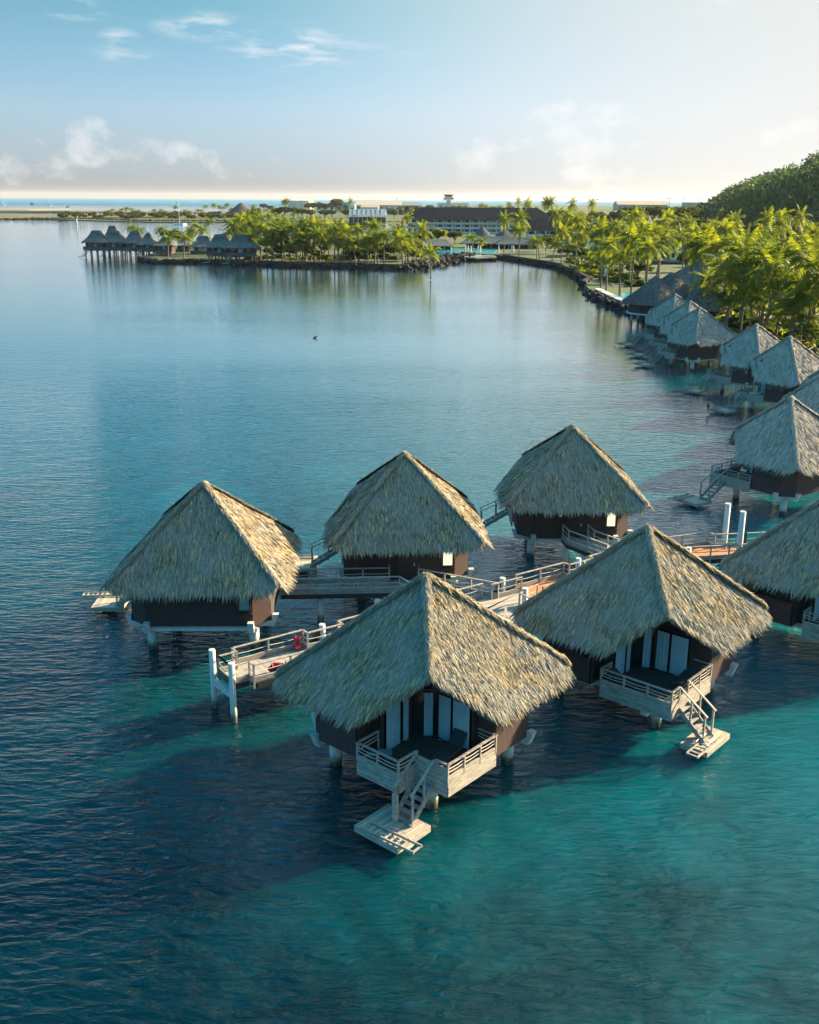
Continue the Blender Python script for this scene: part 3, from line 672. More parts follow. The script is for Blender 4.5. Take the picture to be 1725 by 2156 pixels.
# things on the balconies
def onhut(pos,yaw,l): a=R(yaw); return Vector((pos[0]+l[0]*math.cos(a)-l[1]*math.sin(a),pos[1]+l[0]*math.sin(a)+l[1]*math.cos(a)))
lounger(onhut((.74,42.3),48.98,(-1.45,-2.75)),R(48.98+8),DECKZ,'charcoal sun lounger with raised back on the balcony of the nearest bungalow')
lounger(onhut((12.13,49.5),48.5,(-1.0,-3.3)),R(48.5),DECKZ,'grey lounger in the right corner of the balcony of the second bungalow')
lounger(onhut((12.13,49.5),48.5,(-3.3,-.95)),R(48.5+90),DECKZ,'grey lounger in the left corner of the balcony of the second bungalow')
lounger(onhut((46.6,126.2),-52,(-1.6,-3.2)),R(-52),DECKZ,'white sun lounger on the balcony of a grey bungalow on the right',mat='hull')
p=onhut((.74,42.3),48.98,(-3.6,-.85)); t=empty('side_table',(p.x,p.y,DECKZ),0,label='small low table with a teal top in the left corner of the nearest balcony',cat='table')
m=MB(); m.box((0,0,.42),(.6,.45,.04)); m.build('table_top','teal_wall',t)
for x in(-.25,.25):
    for y in(-.18,.18): m=MB(); m.box((x,y,.2),(.04,.04,.4)); m.build('leg','frame',t)
# ---------------------------------------------------------------- walkways
def wk(name,label,poly,rails,mat='deck',z=DECKZ+.05,beams=True,group='plank walkways between the bungalows'):
    t=empty(name,(0,0,0),label=label,cat='walkway',group=group)
    cx=sum(p[0] for p in poly)/len(poly); cy=sum(p[1] for p in poly)/len(poly); t.location=(cx,cy,0)
    P=[(p[0]-cx,p[1]-cy) for p in poly]
    m=MB(); m.prism(P,z-.06,z); m.build('deck',mat,t)
    m=MB()
    n=len(P)
    for i in range(n):
        a,b=Vector(P[i]+(z-.2,)),Vector(P[(i+1)%n]+(z-.2,)); c0=Vector((0,0,z-.2)); a=a.lerp(c0,.03); b=b.lerp(c0,.03); m.bar(a,b,.1,.27)
    m.build('beam','frame',t)
    for r in rails:
        bd=.26
        railing(t,[(p[0]-cx,p[1]-cy) for p in r],z,board=bd,hgt=.97,step=1.7)
    return t
ax=Vector((math.cos(R(35)),math.sin(R(35)))); an=Vector((-ax.y,ax.x)); W0=Vector((-9.3,46.6))
def wp(a,p): q=W0+ax*a+an*p; return (q.x,q.y)
def jog(a0,a1,sgn):
    "rail line that steps in around the pile pairs every 6.35 m"
    out=[];k=0; a=a0
    br=[]
    for i in range(0,6):
        c_=i*6.35; br+=[(c_-1.1,c_+1.1)]
    pts=[]; aa=a0
    marks=sorted([x for b in br for x in b if a0<x<a1])
    inn=lambda x: any(l<x<h for l,h in br)
    cur=a0+.01; w=lambda x:.72 if inn(x) else 1.22
    pts=[wp(a0,sgn*w(cur))]
    for mk in marks: pts+=[wp(mk,sgn*w(mk-.02)),wp(mk,sgn*w(mk+.02))]
    pts+=[wp(a1,sgn*w(a1-.01))]
    return pts
# section 1: jetty end to the junction; 2: junction; 3: orange boards on to the corner
b1=jog(.1,17.6,1); f1=jog(.1,14.6,-1)
wk('jetty','long plank jetty whose railed end with two white piles shows left of the nearest roof',b1+f1[::-1],[[f1[0]]+b1[:1][:0]+b1[0:1]+b1[1:],[b1[0],f1[0]],f1],'deck')
b2=jog(17.6,20.3,1)
wk('walkway_junction','broad sunny plank junction where the walkways meet, right of the nearest roof tip',[wp(17.6,1.22),wp(18.1,.72),wp(20.3,.72),wp(20.3,-1.0),wp(18.9,-1.3),(5.9,54.0),(2.9,54.3),wp(14.65,-.9),wp(14.65,.9)],[[wp(18.45,-3.2),wp(18.45,-1.25),wp(19.3,-.95),wp(20.3,-.75)],[wp(18.,.78),wp(20.3,.72)]],'deck_d',z=DECKZ+.046)
b3=jog(20.3,33.,1); f3=jog(20.3,33.,-1)
wk('walkway','walkway of newer orange planks from the sunny junction towards the two tall white piles',b3+f3[::-1],[b3,f3],'deck_new')
e3=wp(33,0)
wk('walkway','railed orange plank walkway running to the right edge past the tall white piles',[wp(33,1.22),(21.0,67.9),(21.4,67.3),(24.6,67.7),(60,73),(60,70.6),(25,66.),(21.6,65.4),(19,64.9),wp(33,-1.22)],[[wp(33.,1.22),(20.9,68.0),(21.3,67.5),(24.6,68.),(60,73.4)],[wp(33.,-1.22),(19,64.8),(21.6,65.2),(25,65.9),(60,70.3)]],'deck_new',z=DECKZ+.042)
wk('link_bridge','grey link bridge from the leftmost bungalow to its right hand neighbour door',[(-8,59.9),(-1.25,60.4),(-1.25,60.9),(.55,60.9),(.55,60.2),(5.35,57.75),wp(17.5,1.3),wp(11.5,.9),(-.1,57.9),(-.6,58.75),(-8,58.25)],[[(-7.9,59.9),(-1.25,60.4),(-1.25,60.95)],[(-7.9,58.3),(-.6,58.85),(-.05,57.95),(1.2,56.6)],[(.6,60.95),(.6,60.25),(5.4,57.8)]],'deck_link',z=DECKZ+.038)
wk('link_bridge','railed bridge bending down from the door of the farther bungalow to the main walkway',[(10.9,69.6),(11.1,68.2),(13.3,65.1),wp(26.6,1.0),wp(28.6,1.),(14.6,66.),(13.1,68.2),(12.9,69.6)],[[(11.0,69.6),(11.2,68.2),(13.4,65.1),(13.1,63.8)],[(12.8,69.6),(13.0,68.2),(14.5,66.1),(15.1,65.)]],'deck_link',z=DECKZ+.034)
wk('link_bridge','short link bridge hidden behind the nearest roof, leading to its door',[(5.6,54.0),(4.6,47.0),(2.9,47.6),(3.2,54.2)],[[(5.5,53.9),(4.5,47.2)],[(3.3,54.1),(3.0,47.8)]],'deck_link',z=DECKZ+.03)
wk('link_bridge','short link bridge hidden behind the second roof, leading to its door',[wp(22.8,-1.1),(9.9,53.0),(8.4,53.8),wp(21.0,-1.1)],[[(8.5,53.9),wp(21.1,-1.3)]],'deck_link',z=DECKZ+.026)
wk('link_bridge','railed link seen at the right edge beside the near grey bungalow',[(35.6,83.2),(42,84.6),(42,86.6),(36,85.4)],[[(35.7,83.2),(42,84.6)],[(36,85.5),(42,86.7)]],'deck_link',z=DECKZ+.022)
wk('link_bridge','distant railed bridge behind the trio of grey roofs, reaching the shore by the palms',[(49,163.5),(66,172),(66,174.5),(48.5,166)],[[(49,163.5),(66,172)],[(48.5,166),(66,174.5)]],'deck_link',z=DECKZ+.02)
wk('link_bridge','distant sloping footbridge with white posts coming out of the palms above the grey roofs',[(53,150),(62,163),(64,162),(55,149)],[[(53,150),(62,163)],[(55,149),(64,162)]],'deck_link',z=DECKZ+.4)
_r2=lambda x,y:((1900+x/1.2527)/1.9,(1950+y/1.2527)/1.9)
# pile pairs: each pile is a thing
def lone_pile(x,y,top,label,r=.165,group='white walkway piles'):
    o=pile(None,0,0,top,r,name='walkway_pile'); o.location=(x,y,0); tag(o,label,'pile',group); return o
lone_pile(-10.0,47.55,3.25,'white round pile at the far corner of the jetty end'); lone_pile(-8.75,46.0,3.25,'white round pile at the near corner of the jetty end')
m=MB(); a=(-10.0,47.55); b=(-8.75,46.0); m.bar(a+(1.5,),b+(1.5,),.24,.34); tag(m.build('cross_beam','concrete'),'white cross beam joining the two piles at the jetty end','beam')
names={1:('white pile top behind the red cabinet on the jetty','pile hidden by the nearest roof on the near side of the jetty'),3:('white square capped pile on the far side of the junction','white pile beside the orange planks on the near side of the junction'),2:('white pile on the far side of the jetty hidden behind the nearest roof','pile in the middle of the jetty behind the nearest roof'),4:('white pile top peeping over the left slope of the second roof','pile behind the left slope of the second roof')}
for i in(1,2,3,4):
    for s,k in((1,0),(-1,1)):
        q=wp(i*6.35,s*1.05); lone_pile(q[0],q[1],3.15,names[i][k],.17)
    a=wp(i*6.35,1.05); b=wp(i*6.35,-1.05)
    m=MB(); m.bar(a+(1.55,),b+(1.55,),.3,.3); m.bar(wp(i*6.35+.0,1.05)+(2.9,),wp(i*6.35-1.9,1.5)+(.2,),.2,.2) if i in(1,3) else None
    tag(m.build('cross_beam','concrete' if i not in(1,3) else 'black'),{1:'dark brace beside the pile behind the red cabinet',2:'cross beam under the hidden middle of the jetty',3:'dark brace leaning beside the square pile at the junction',4:'cross beam under the walkway behind the second roof'}[i],'beam')
lone_pile(22.35,68.7,atY(*_r2(1278,80),68.7).z,'tall white pile on the far side of the orange walkway',.2,'two tall white piles'); lone_pile(atY(*_r2(1345,120),65.6).x,65.6,atY(*_r2(1345,120),65.6).z,'tall white pile on the near side of the orange walkway',.2,'two tall white piles')
lone_pile(18.6,64.3,3.15,'short white pile by the orange walkway, just behind the second roof tip',.17)
for x,y,lb in((-1.9,57.9,'white pile under the near edge of the grey link bridge'),(3.1,54.6,'pile under the boards just left of the sunny junction'),(-5.5,58.9,'pile under the middle of the grey link bridge'),(12.1,67.2,'pile under the bridge to the farther bungalow, near its bend'),(11.2,69.2,'pile under the bridge at the door of the farther bungalow')): lone_pile(x,y,1.85,lb,.2,'piles under the link bridges')
m=MB(); m.bar((22.6,64.9,.6),(23.1,66.8,3.4),.25,.25); tag(m.build('brace','black'),'dark timber brace leaning against the right tall white pile','brace')
# fire cabinet, buoy bag
q=wp(4.75,.98)
t=empty('fire_cabinet',(q[0],q[1],DECKZ),R(35),label='red fire extinguisher cabinet fixed on the rail of the jetty',cat='cabinet')
m=MB(); m.box((0,0,.5),(.34,.2,.75)); m.build('cabinet_body','red',t,bevel=.04)
m=MB(); m.box((0,-.115,.52),(.12,.03,.3)); m.build('window','frame',t)
q=wp(2.6,-.85)
t=empty('buoy_bag',(q[0],q[1],DECKZ+.05),R(20),label='red fabric bundle of life rings lying on the jetty beside the rail',cat='bag')
bm=bmesh.new(); bmesh.ops.create_icosphere(bm,subdivisions=3,radius=.5)
for v in bm.verts:
    n_=1+.12*math.sin(v.co.x*9+v.co.z*7)*math.sin(v.co.y*8); v.co=Vector((v.co.x*.95*n_,v.co.y*.5*n_,max(-.27,v.co.z*.6*n_)+.27))
me=bpy.data.meshes.new('bundle'); bm.to_mesh(me); bm.free(); me.materials.append(M['maroon']); me.shade_smooth(); o=bpy.data.objects.new('bundle',me); col.objects.link(o); o.parent=t
for a in(-.3,.05,.4):
    m=MB(); m.tube([(a,-.25,.1),(a+.03,-.2,.42),(a+.05,0,.57),(a+.06,.2,.42),(a+.06,.25,.1)],.025,6); m.build('strap','red',t)
# ---------------------------------------------------------------- palms and trees
def palm_mesh(h,lean,nf,fl,seed,upright=0.0,nl=10):
    rg=random.Random(seed); top=Vector((lean*h*.35,lean*h*.12*rg.uniform(-1,1),h))
    m=MB(); pts=[];k=9
    for i in range(k+1):
        t=i/k; pts.append(Vector((top.x*t*t,top.y*t*t,h*t-.6*(1-t))))
    m.tube(pts,[.24-.11*(i/k)+(.1 if i==0 else 0) for i in range(k+1)],8)
    tm=m
    V=[];F=[]
    for j in range(nf):
        az=j*2.399+rg.uniform(-.25,.25); q=(j+.5)/nf; el=R(80-90*q)+rg.uniform(-.18,.18)+upright*.3
        L_=fl*rg.uniform(.85,1.12)*(.75 if j<3 else 1); d=Vector((math.cos(az)*math.cos(el),math.sin(az)*math.cos(el),math.sin(el)))
        p=top.copy(); rach=[p.copy()]; n=8; droop=.13+.09*q+rg.uniform(0,.07)
        for i in range(n):
            d=(d+Vector((0,0,-droop*(1-.4*upright)))).normalized(); p=p+d*L_/n; rach.append(p.copy())
        # leaflets
        for i in range(1,nl+1):
            u=i/nl*.97; a=u*n; i0=min(int(a),n-1); b=rach[i0].lerp(rach[i0+1],a-i0); dr=(rach[i0+1]-rach[i0]).normalized()
            sd_=dr.cross(Vector((0,0,1))); sd_=sd_.normalized() if sd_.length>.01 else Vector((1,0,0)); up=sd_.cross(dr)
            ll=L_*.30*math.sin(math.pi*min(1,u*.82+.16))**.7*rg.uniform(.85,1.15); wd=L_/nl*.62
            for s in(-1,1):
                e=(sd_*s*.82+dr*.55-up*.05+Vector((0,0,-.22-.22*q+rg.uniform(-.12,.12)))).normalized()
                tw=rg.uniform(-.3,.3); wv=(dr+up*tw)*wd; o=len(V)
                V+=[b-wv*.5,b+wv*.5,b+e*ll*.55+wv*.5,b+e*ll*.55-wv*.5,b+e*ll+Vector((0,0,-ll*.12))+wv*.12,b+e*ll+Vector((0,0,-ll*.12))-wv*.12]
                F+=[(o,o+1,o+2,o+3),(o+3,o+2,o+4,o+5)]
        for i in range(n):
            o=len(V); s=Vector((-math.sin(az),math.cos(az),0))*.05*(1-i/n*.7)
            V+=[rach[i]-s,rach[i]+s,rach[i+1]+s*.8,rach[i+1]-s*.8]; F.append((o,o+1,o+2,o+3))
    cm=MB(); cm.v=V; cm.f=F
    return tm,cm
def palm_proto(name_seed,h,lean,nf,fl,up=0,nl=10):
    t=empty('palm_tree',(0,0,-500)); a,b=palm_mesh(h,lean,nf,fl,name_seed,up,nl); a.build('trunk','trunk',t,smooth=True); b.build('crown','palm',t); t['h']=h; return t
PP=[palm_proto(1,11,.3,19,4.9),palm_proto(2,12,-.35,22,4.5),palm_proto(3,10,.1,17,5.1),palm_proto(4,13,.55,18,4.6),palm_proto(5,6,.1,18,4.2,.5)]
npalm=0
def inland(x,y,P=LAND):
    c_=False;n=len(P);j=n-1
    for i in range(n):
        xi,yi=P[i][0],P[i][1];xj,yj=P[j][0],P[j][1]
        if (yi>y)!=(yj>y) and x<(xj-xi)*(y-yi)/(yj-yi)+xi: c_=not c_
        j=i
    return c_
def palm_at(pos,crown_z,label,group,scale=1,kind=None,base=1.1):
    global npalm
    # keep the crown on its sight line but the foot on dry land
    C0=Vector((0,0,CAMH)); z=crown_z
    while z>4 and pos.y<1000 and pos.z<19:
        q=C0+(pos-C0)*((CAMH-z)/(CAMH-pos.z)) if pos.z<CAMH-1 else pos
        if inland(q.x,q.y-3) and inland(q.x-3*(1 if q.x>20 else 0),q.y): pos=q; crown_z=z; break
        z-=.5
    k=kind if kind is not None else random.choice([0,1,2,3]); pr_=PP[k]; o=copy_tree(pr_)
    h=crown_z-base; sc_=h/pr_['h']; s=scale
    a=random.uniform(0,6.28); lx=pr_.children[0]
    top={0:.3,1:-.35,2:.1,3:.55,4:.1}[k]*pr_['h']*.35*s
    o.location=(pos.x-top*math.cos(a),pos.y-top*math.sin(a),base); o.rotation_euler=(0,0,a); o.scale=(s,s,sc_)
    tag(o,label,'palm tree',group); del o['h']; npalm+=1
    return o
def R7(x,y): return ((2100+x/1.4656)/1.9,(550+y/1.4656)/1.9)
def R6b(x,y): return (526.3+x*.3661,368.4+y*.3661)
def R5b(x,y): return (x*.3357,368.4+y*.3357)
GH='coconut palms of the headland grove'; GR='coconut palms crowding the right shore'
LH='green palm in the dense grove along the low headland wall across the water'
for x,y in((30,215),(110,225),(170,250),(60,290),(130,350),(200,330),(300,340),(390,320),(360,285),(500,300),(560,310),(490,370),(590,380),(630,300),(710,380),(780,335),(20,340),(90,370),(240,290),(270,380),(420,370),(450,300),(160,300),(10,270),(540,360),(670,350),(330,400),(740,340),(230,400),(40,250),(200,260),(-20,240),(-60,260),(-40,300),(-100,280),(-10,390)):
    y+=12
    zz=15 if y<345 else 12; palm_at(at(*R6b(x,y),z=zz),zz,LH,GH,random.uniform(1.1,1.4))
for (x,y),lb in zip(((860,385),(900,420),(950,440),(1040,450),(965,385)),('bright yellow green palm at the corner of the headland above the rock pile','leaning bright palm just right of the one at the headland corner','low bright palm on the rocks right of the headland corner','lone short palm with drooping fronds at the end of the rock pile, by the pool','slim palm standing behind the bright ones at the headland corner')):
    palm_at(at(*R6b(x,y),z=8.5),8.5,lb,'bright palms at the headland corner',1.0,4 if y>415 else None)
for (x,y),lb in zip(((830,330),(870,350),(1010,340),(1100,350),(1165,395),(1225,315),(1310,290),(1440,360),(1200,350),(1270,340),(1060,400),(1475,280),(1560,290),(1520,330)),('tall dark palm rising behind the stilt houses, leftmost on the headland','palm tucked against the right of the leftmost dark one behind the stilt houses','palm with fanned fronds standing alone behind the roofs of the stilt houses','palm between the two groups of stilt houses, left of the yellow lit one','low palm with yellow lit fronds between the stilt houses','palm standing tall behind the yellow lit one between the stilt houses','slender paired palm against the water, left of the second group of stilt houses','palm just behind the ridge of the second group of stilt houses','palm right behind the yellow lit one','short palm in front of the slender pair','bushy palm low behind the last roof of the first stilt houses','tall palm over the right end of the second stilt houses','palm at the left edge of the dense grove','thin palm between the second stilt houses and the grove')):
    palm_at(at(*R5b(x,y),z=11),11,lb,'palms around the stilt houses',1.05)
# taller palms standing among the hotel grounds
for (x,y,z),lb in zip(((250,225,13),(690,290,12),(1000,205,14),(910,245,13),(870,325,11),(930,200,13),(1270,355,10),(1330,375,9),(1470,255,17),(1560,255,16),(1550,320,14),(1650,375,12),(1380,190,12),(1110,200,12),(1620,215,12)),('palm poking above the headland grove against the far lagoon','round headed palm against the pale lagoon in mid picture','tall bright palm left of the long dark hotel roof','palm left of the tall bright one beside the hotel','dark palm above the trees left of the hotel','small palm behind the hotel grounds near the grey shed','wide palm in front of the white hotel balconies','yellow green palm in front of the hotel, right of the wide one','tall thin leaning palm in front of the white hotel block','second tall thin palm, right of the leaning one at the hotel','palm with a full crown below the pair of thin ones','big dark green palm at the left end of the right shore lawn','small palm standing behind the hotel roof','palm showing over the left slope of the long hotel roof','palm over the right end of the long hotel roof')):
    palm_at(at(*R6b(x,y),z=z+1),z+1,lb,'tall palms in the hotel grounds',1.05)
big=[(575,545,13),(740,645,12),(990,645,12),(1160,440,15),(1420,545,13),(1290,680,13),(1430,705,12),(1330,885,12),(1090,830,10),(1600,850,12),(1690,760,12),(1690,1140,8),(190,625,10),(70,605,11),(460,690,10),(1490,1040,6),(380,715,6)]
bl_=['full palm behind the lawn of the right shore, its trunk hidden by smaller trees','large backlit palm over the lawn above the point of the conical roof','large backlit palm just right of the one over the conical roof','tall palm standing free against the dark wooded hill','tall arching palm left of the white balconies at the right edge','very bright yellow green palm in the middle of the right hand grove','bright palm touching the very bright one on its right','drooping bright palm with two trunks above the walkway of the right shore','shaded palm between the tall brown roof and the bright grove','palm with yellow lit fronds near the right edge, above the sandy path','palm cut by the right edge above the sandy path','lowest palm at the right edge, just over the grey roofs','palm with gold fronds at the left end of the right shore, near the lawn','palm with hanging fronds at the left end of the lawn','small dark palm on the lawn by the sea wall','young palm with upright lit fronds beside the sandy path','young palm at the edge of the sea wall lawn']
for (x,y,z),lb in zip(big,bl_): palm_at(at(*R7(x,y),z=z+3),z+3,lb,'large palms of the right shore',1.2,4 if z<9 else None)
LR='backlit palm in the thick grove that covers the right shore behind the roofs'
for x,y in((590,455),(690,450),(740,410),(350,500),(320,460),(430,500),(400,440),(520,530),(640,490),(880,510),(960,510),(1000,570),(330,580),(650,610),(830,610),(1240,650),(1380,630),(1480,770),(1700,570),(1620,610),(1230,960),(1290,760),(1600,960),(1660,950),(500,640),(280,640),(820,500),(780,560),(920,600),(1080,560),(1060,640),(1180,750),(1220,820),(1400,820),(1530,860),(1560,700),(1640,700),(1720,860),(1380,960),(1450,600),(560,700),(600,580),(220,560),(260,500),(700,520),(450,560),(1140,650),(1300,600),(1500,680),(1700,680),(1560,1000),(1650,1060)):
    palm_at(at(*R7(x,y-6),z=15.5),15.5,LR,GR,random.uniform(1.05,1.35))
# fill of the right shore grove and the headland
def fill(n,x0,x1,y0,y1,fn):
    k=0
    while k<n:
        x,y=random.uniform(x0,x1),random.uniform(y0,y1)
        if inland(x,y) and inland(x,y-4) and inland(x-5,y): fn(Vector((x,y,0))); k+=1
fill(16,62,135,170,330,lambda p:palm_at(Vector((p.x,p.y,20)),random.uniform(10,17),LR,GR,random.uniform(.95,1.3)))
fill(26,66,190,330,560,lambda p:palm_at(Vector((p.x,p.y,20)),random.uniform(11,19),LR,GR,random.uniform(1.1,1.4)))
fill(18,-60,12,405,470,lambda p:palm_at(Vector((p.x,p.y,20)),random.uniform(10,15),LH,GH,random.uniform(1.1,1.3)))
# small far palms
LF='small palm of the scattered line on the far shore beyond the lagoon'
for x,y in((765,215),(795,210),(825,215),(970,230),(1010,225),(1040,240),(1105,200),(1160,225),(1185,235),(1245,220),(1260,240),(1290,195),(1340,190),(1375,200),(1405,205),(1425,185),(1455,215),(690,240),(710,240),(870,235)):
    p=atY(*R5b(x,y),1420+random.uniform(-60,120)); palm_at(p,max(8,p.z),LF,'palms on the far shore',1.5)
LF2='small palm among the far trees between the lagoon and the airfield'
for x,y in((20,180),(50,190),(100,195),(140,190),(450,200),(480,210),(530,200),(560,215),(310,200),(400,210),(430,230),(580,225),(620,235),(680,230),(745,210),(870,180),(200,150),(215,150),(580,150),(1545,150),(1705,155),(1490,165),(1600,160),(1090,190),(1220,180),(1260,190),(1330,170),(1360,175),(1440,180),(1660,200)):
    Y=random.uniform(1350,1500) if y>175 else 1500; p=atY(*R6b(x,y+4),Y); palm_at(p,max(9,p.z),LF2,'far palms before the airfield',1.5)
for x,y in((125,378),(155,375),(280,390),(395,385),(15,390),(240,440),(60,430)):
    p=atY(*R7(x,y+4),900); palm_at(p,max(9,p.z),'small palm on the skyline behind the roofs at the right','far palms on the skyline',1.3)
print('palms',npalm)
for p in PP:
    for c_ in list(p.children): bpy.data.objects.remove(c_)
    bpy.data.objects.remove(p)
# broadleaf trees: trunk with limbs, crown of leaf clumps
def clumps(cents,rad,n,size,rg,flat=.75):
    "leaf sized quads spread through lumpy balls"
    C=np.array(cents); k=len(C); i=rg.integers(0,k,n); u=norm(rg.normal(0,1,(n,3))); r=np.array(rad)[i]*rg.uniform(.55,1.05,n)
    p=C[i]+u*r[:,None]*np.array([1,1,flat]); nn=norm(u*.7+rg.normal(0,.6,(n,3))+np.array([0,0,.3])); a=norm(np.cross(nn,rg.normal(0,1,(n,3)))); b=np.cross(nn,a)
    s=size*rg.uniform(.6,1.4,n)[:,None]; v=np.stack([p-a*s-b*s*.5,p+a*s-b*s*.5,p+a*s*.6+b*s*.7,p-a*s*.6+b*s*.7],1).reshape(-1,3)
    return v,np.arange(n*4).reshape(-1,4)
def tree_proto(seed,h,r,mat,nb=16,n=2600,size=.34,trunk=True):
    rg=np.random.default_rng(seed); t=empty('broadleaf_tree' if trunk else 'shrub',(0,0,-500)); cs=[];rr=[]
    for i in range(nb):
        a=rg.uniform(0,6.28); q=rg.uniform(0,1)**.6; cs.append((math.cos(a)*q*r*.75,math.sin(a)*q*r*.75,h*.62+rg.uniform(-.18,.28)*h*(1-q*.6)) if trunk else (math.cos(a)*q*r*.7,math.sin(a)*q*r*.7,h*rg.uniform(.25,.6))); rr.append(r*rg.uniform(.22,.42))
    m=MB()
    m.tube([(0,0,-.5),(.1,.05,h*.25),(.05,.2,h*.5)],[r*.07,r*.055,r*.04],7)
    for c_ in cs[:8]: m.tube([(.05,.1,h*.3),(c_[0]*.5,c_[1]*.5,h*.3+(c_[2]-h*.3)*.6),c_],[r*.04,r*.025,r*.01],5)
    m.build('trunk' if trunk else 'stems','trunk',t)
    v,f=clumps(cs,rr,n,size,rg); npmesh('crown' if trunk else 'foliage',v,f,mat,t); return t
TP=[tree_proto(1,8,4.5,'leaf'),tree_proto(2,7,5,'leaf'),tree_proto(3,9,5.5,'leaf'),tree_proto(4,7,4.5,'leaf_lime')]
SP=[tree_proto(5,1.6,1.6,'leaf',9,700,.2,False),tree_proto(6,1.4,1.5,'leaf_lime',9,700,.2,False)]
def tree_at(p,s,k,label,group,cat='tree',protos=TP,base=1.0):
    o=copy_tree(protos[k]); o.location=(p.x,p.y,base); o.rotation_euler=(0,0,random.uniform(0,6.28)); o.scale=(s,s,s*random.uniform(.85,1.15)); tag(o,label,cat,group); return o
def ptree(px_,py_,h,k,label,group):
    s=h/9.; return tree_at(at(px_,py_,z=1.2),s,k,label,group)
ptree(*R6b(1080,395),13,3,'big round crowned tree left of the hotel swimming pool, lit on top',None)
ptree(*R6b(1010,400),10,1,'darker tree hugging the left side of the big round crowned one',None)
ptree(*R6b(1180,400),8,2,'low dark tree between the big round crowned one and the white hotel',None)
for x,y,h in((20,470,7),(120,468,6),(230,466,6),(330,462,6),(430,462,6),(540,460,6),(640,455,6),(760,450,7),(840,440,6),(60,440,9),(180,430,9),(300,430,8),(430,430,8),(600,425,8),(700,420,8)):
    ptree(*R6b(x,y),h,random.choice([0,1,2]),'bushy tree filling the gaps between the headland palms','bushy trees under the headland palms')
for x,y,h in((1050,430,8),(1120,440,7),(1190,430,8),(1280,440,7),(1500,430,7),(1580,430,8)):
    ptree(*R5b(x,y),h,random.choice([0,1]),'low bushy tree behind the stilt houses','trees behind the stilt houses')
for x,y,h in((250,720,8),(330,750,8),(300,700,9),(420,740,7),(500,760,7),(560,720,9),(620,700,9),(660,760,8),(840,720,9),(900,700,9),(1130,720,9),(1200,900,8),(1160,880,8),(1270,860,8),(1400,900,8),(1480,930,7),(1560,900,8),(1640,900,8),(1700,960,8),(1180,980,7),(1250,1000,7),(360,640,9),(460,620,9),(780,700,9),(700,740,8),(1050,900,6),(1330,760,9),(1500,820,9),(1620,800,9),(540,620,10),(240,640,8),(1720,1000,7),(1600,1080,6)):
    ptree(*R7(x,y),h,random.choice([0,1,2,0,1,3]),'dense bushy tree under the palms of the right shore','bushy trees under the right shore palms')
fill(30,66,150,200,420,lambda p:tree_at(p,random.uniform(.7,1.1),random.choice([0,1,2]),'dense bushy tree under the palms of the right shore','bushy trees under the right shore palms'))
fill(30,60,230,420,640,lambda p:tree_at(p,random.uniform(.8,1.25),random.choice([0,1,2]),'dense bushy tree under the palms of the right shore','bushy trees under the right shore palms'))
fill(34,-62,14,402,470,lambda p:tree_at(p,random.uniform(.5,.85),random.choice([0,1,2,3]),'bushy tree filling the gaps between the headland palms','bushy trees under the headland palms'))
fill(45,90,330,480,760,lambda p:tree_at(p,random.uniform(1.1,1.7),random.choice([0,1,2,3]),'tall leafy tree among the guest blocks of the right shore','leafy trees among the guest blocks'))
fill(30,150,480,760,1150,lambda p:tree_at(p,random.uniform(1.3,2.0),random.choice([0,1,2]),'tall leafy tree in the far belt before the skyline on the right','far leafy belt on the right'))
for x,y,h,Y in((560,420,12,900),(640,400,13,1000),(500,425,10,950),(860,400,12,900),(900,390,12,850),(960,400,12,800),(1010,410,12,700),(180,420,10,900),(230,415,11,900),(1060,420,14,650),(1110,440,13,600),(760,410,12,950),(80,440,9,900),(420,420,10,950),(340,430,10,950)):
    p=atY(*R7(x,y),Y); tree_at(Vector((p.x,Y,0)),max(1.3,(p.z)/9),random.choice([0,1,2,3]),'rounded tree in the belt behind the right shore roofs','tree belt behind the right shore')
for x,y in((395,150),(360,160),(430,160),(500,150),(1035,175),(480,165),(340,165),(80,185),(120,180),(30,195),(160,200),(250,190),(200,200),(430,215),(350,230),(600,200),(1130,185),(1180,190),(1350,185),(1400,180),(700,240),(560,240),(470,245),(830,245),(300,240),(150,235),(1000,250),(1250,195),(1300,200),(1500,185)):
    Y=2000 if y<190 else 1350; p=atY(*R6b(x,y),Y); tree_at(Vector((p.x,Y,0)),max(1.6,p.z/8),random.choice([0,1,2]),'small dark tree on the flat land by the airfield','trees around the airfield')
LSH='clipped shrub along the top of the headland sea wall'
for i in range(60):
    x=random.uniform(-20,860); p=at(*R6b(x,485+random.uniform(-8,4)),z=1.2); tree_at(p,random.uniform(.8,1.6),random.choice([0,1,1]),LSH,'shrubs on the headland wall','shrub',SP)
for i in range(70):
    t_=random.random(); x=250+t_*420+random.uniform(-30,30); y=760+t_*110+random.uniform(-40,20)
    tree_at(at(*R7(x,y),z=1.2),random.uniform(.8,1.7),random.choice([0,0,1]),'shrub on the lawn behind the right sea wall','shrubs on the right lawn','shrub',SP)
def R4b(x,y): return ((2300+x/1.7656)/1.9,(1050+y/1.7656)/1.9)
for i in range(70):
    x=random.uniform(880,1900); y=380+(x-880)*.36+random.uniform(-90,20)
    tree_at(at(*R4b(x,y),z=1.2),random.uniform(1,2.2),random.choice([0,0,1]),'shrub in the garden above the grey bungalow roofs','garden shrubs above the grey roofs','shrub',SP)
for i in range(70):
    x=random.uniform(380,1600); tree_at(at(*R5b(x,268+random.uniform(-22,8)),z=1),random.uniform(2.5,4.5),0,'dark shrub on the far low shore','far shore shrubs','shrub',SP)
for q in TP+SP:
    for c_ in list(q.children): bpy.data.objects.remove(c_)
    bpy.data.objects.remove(q)
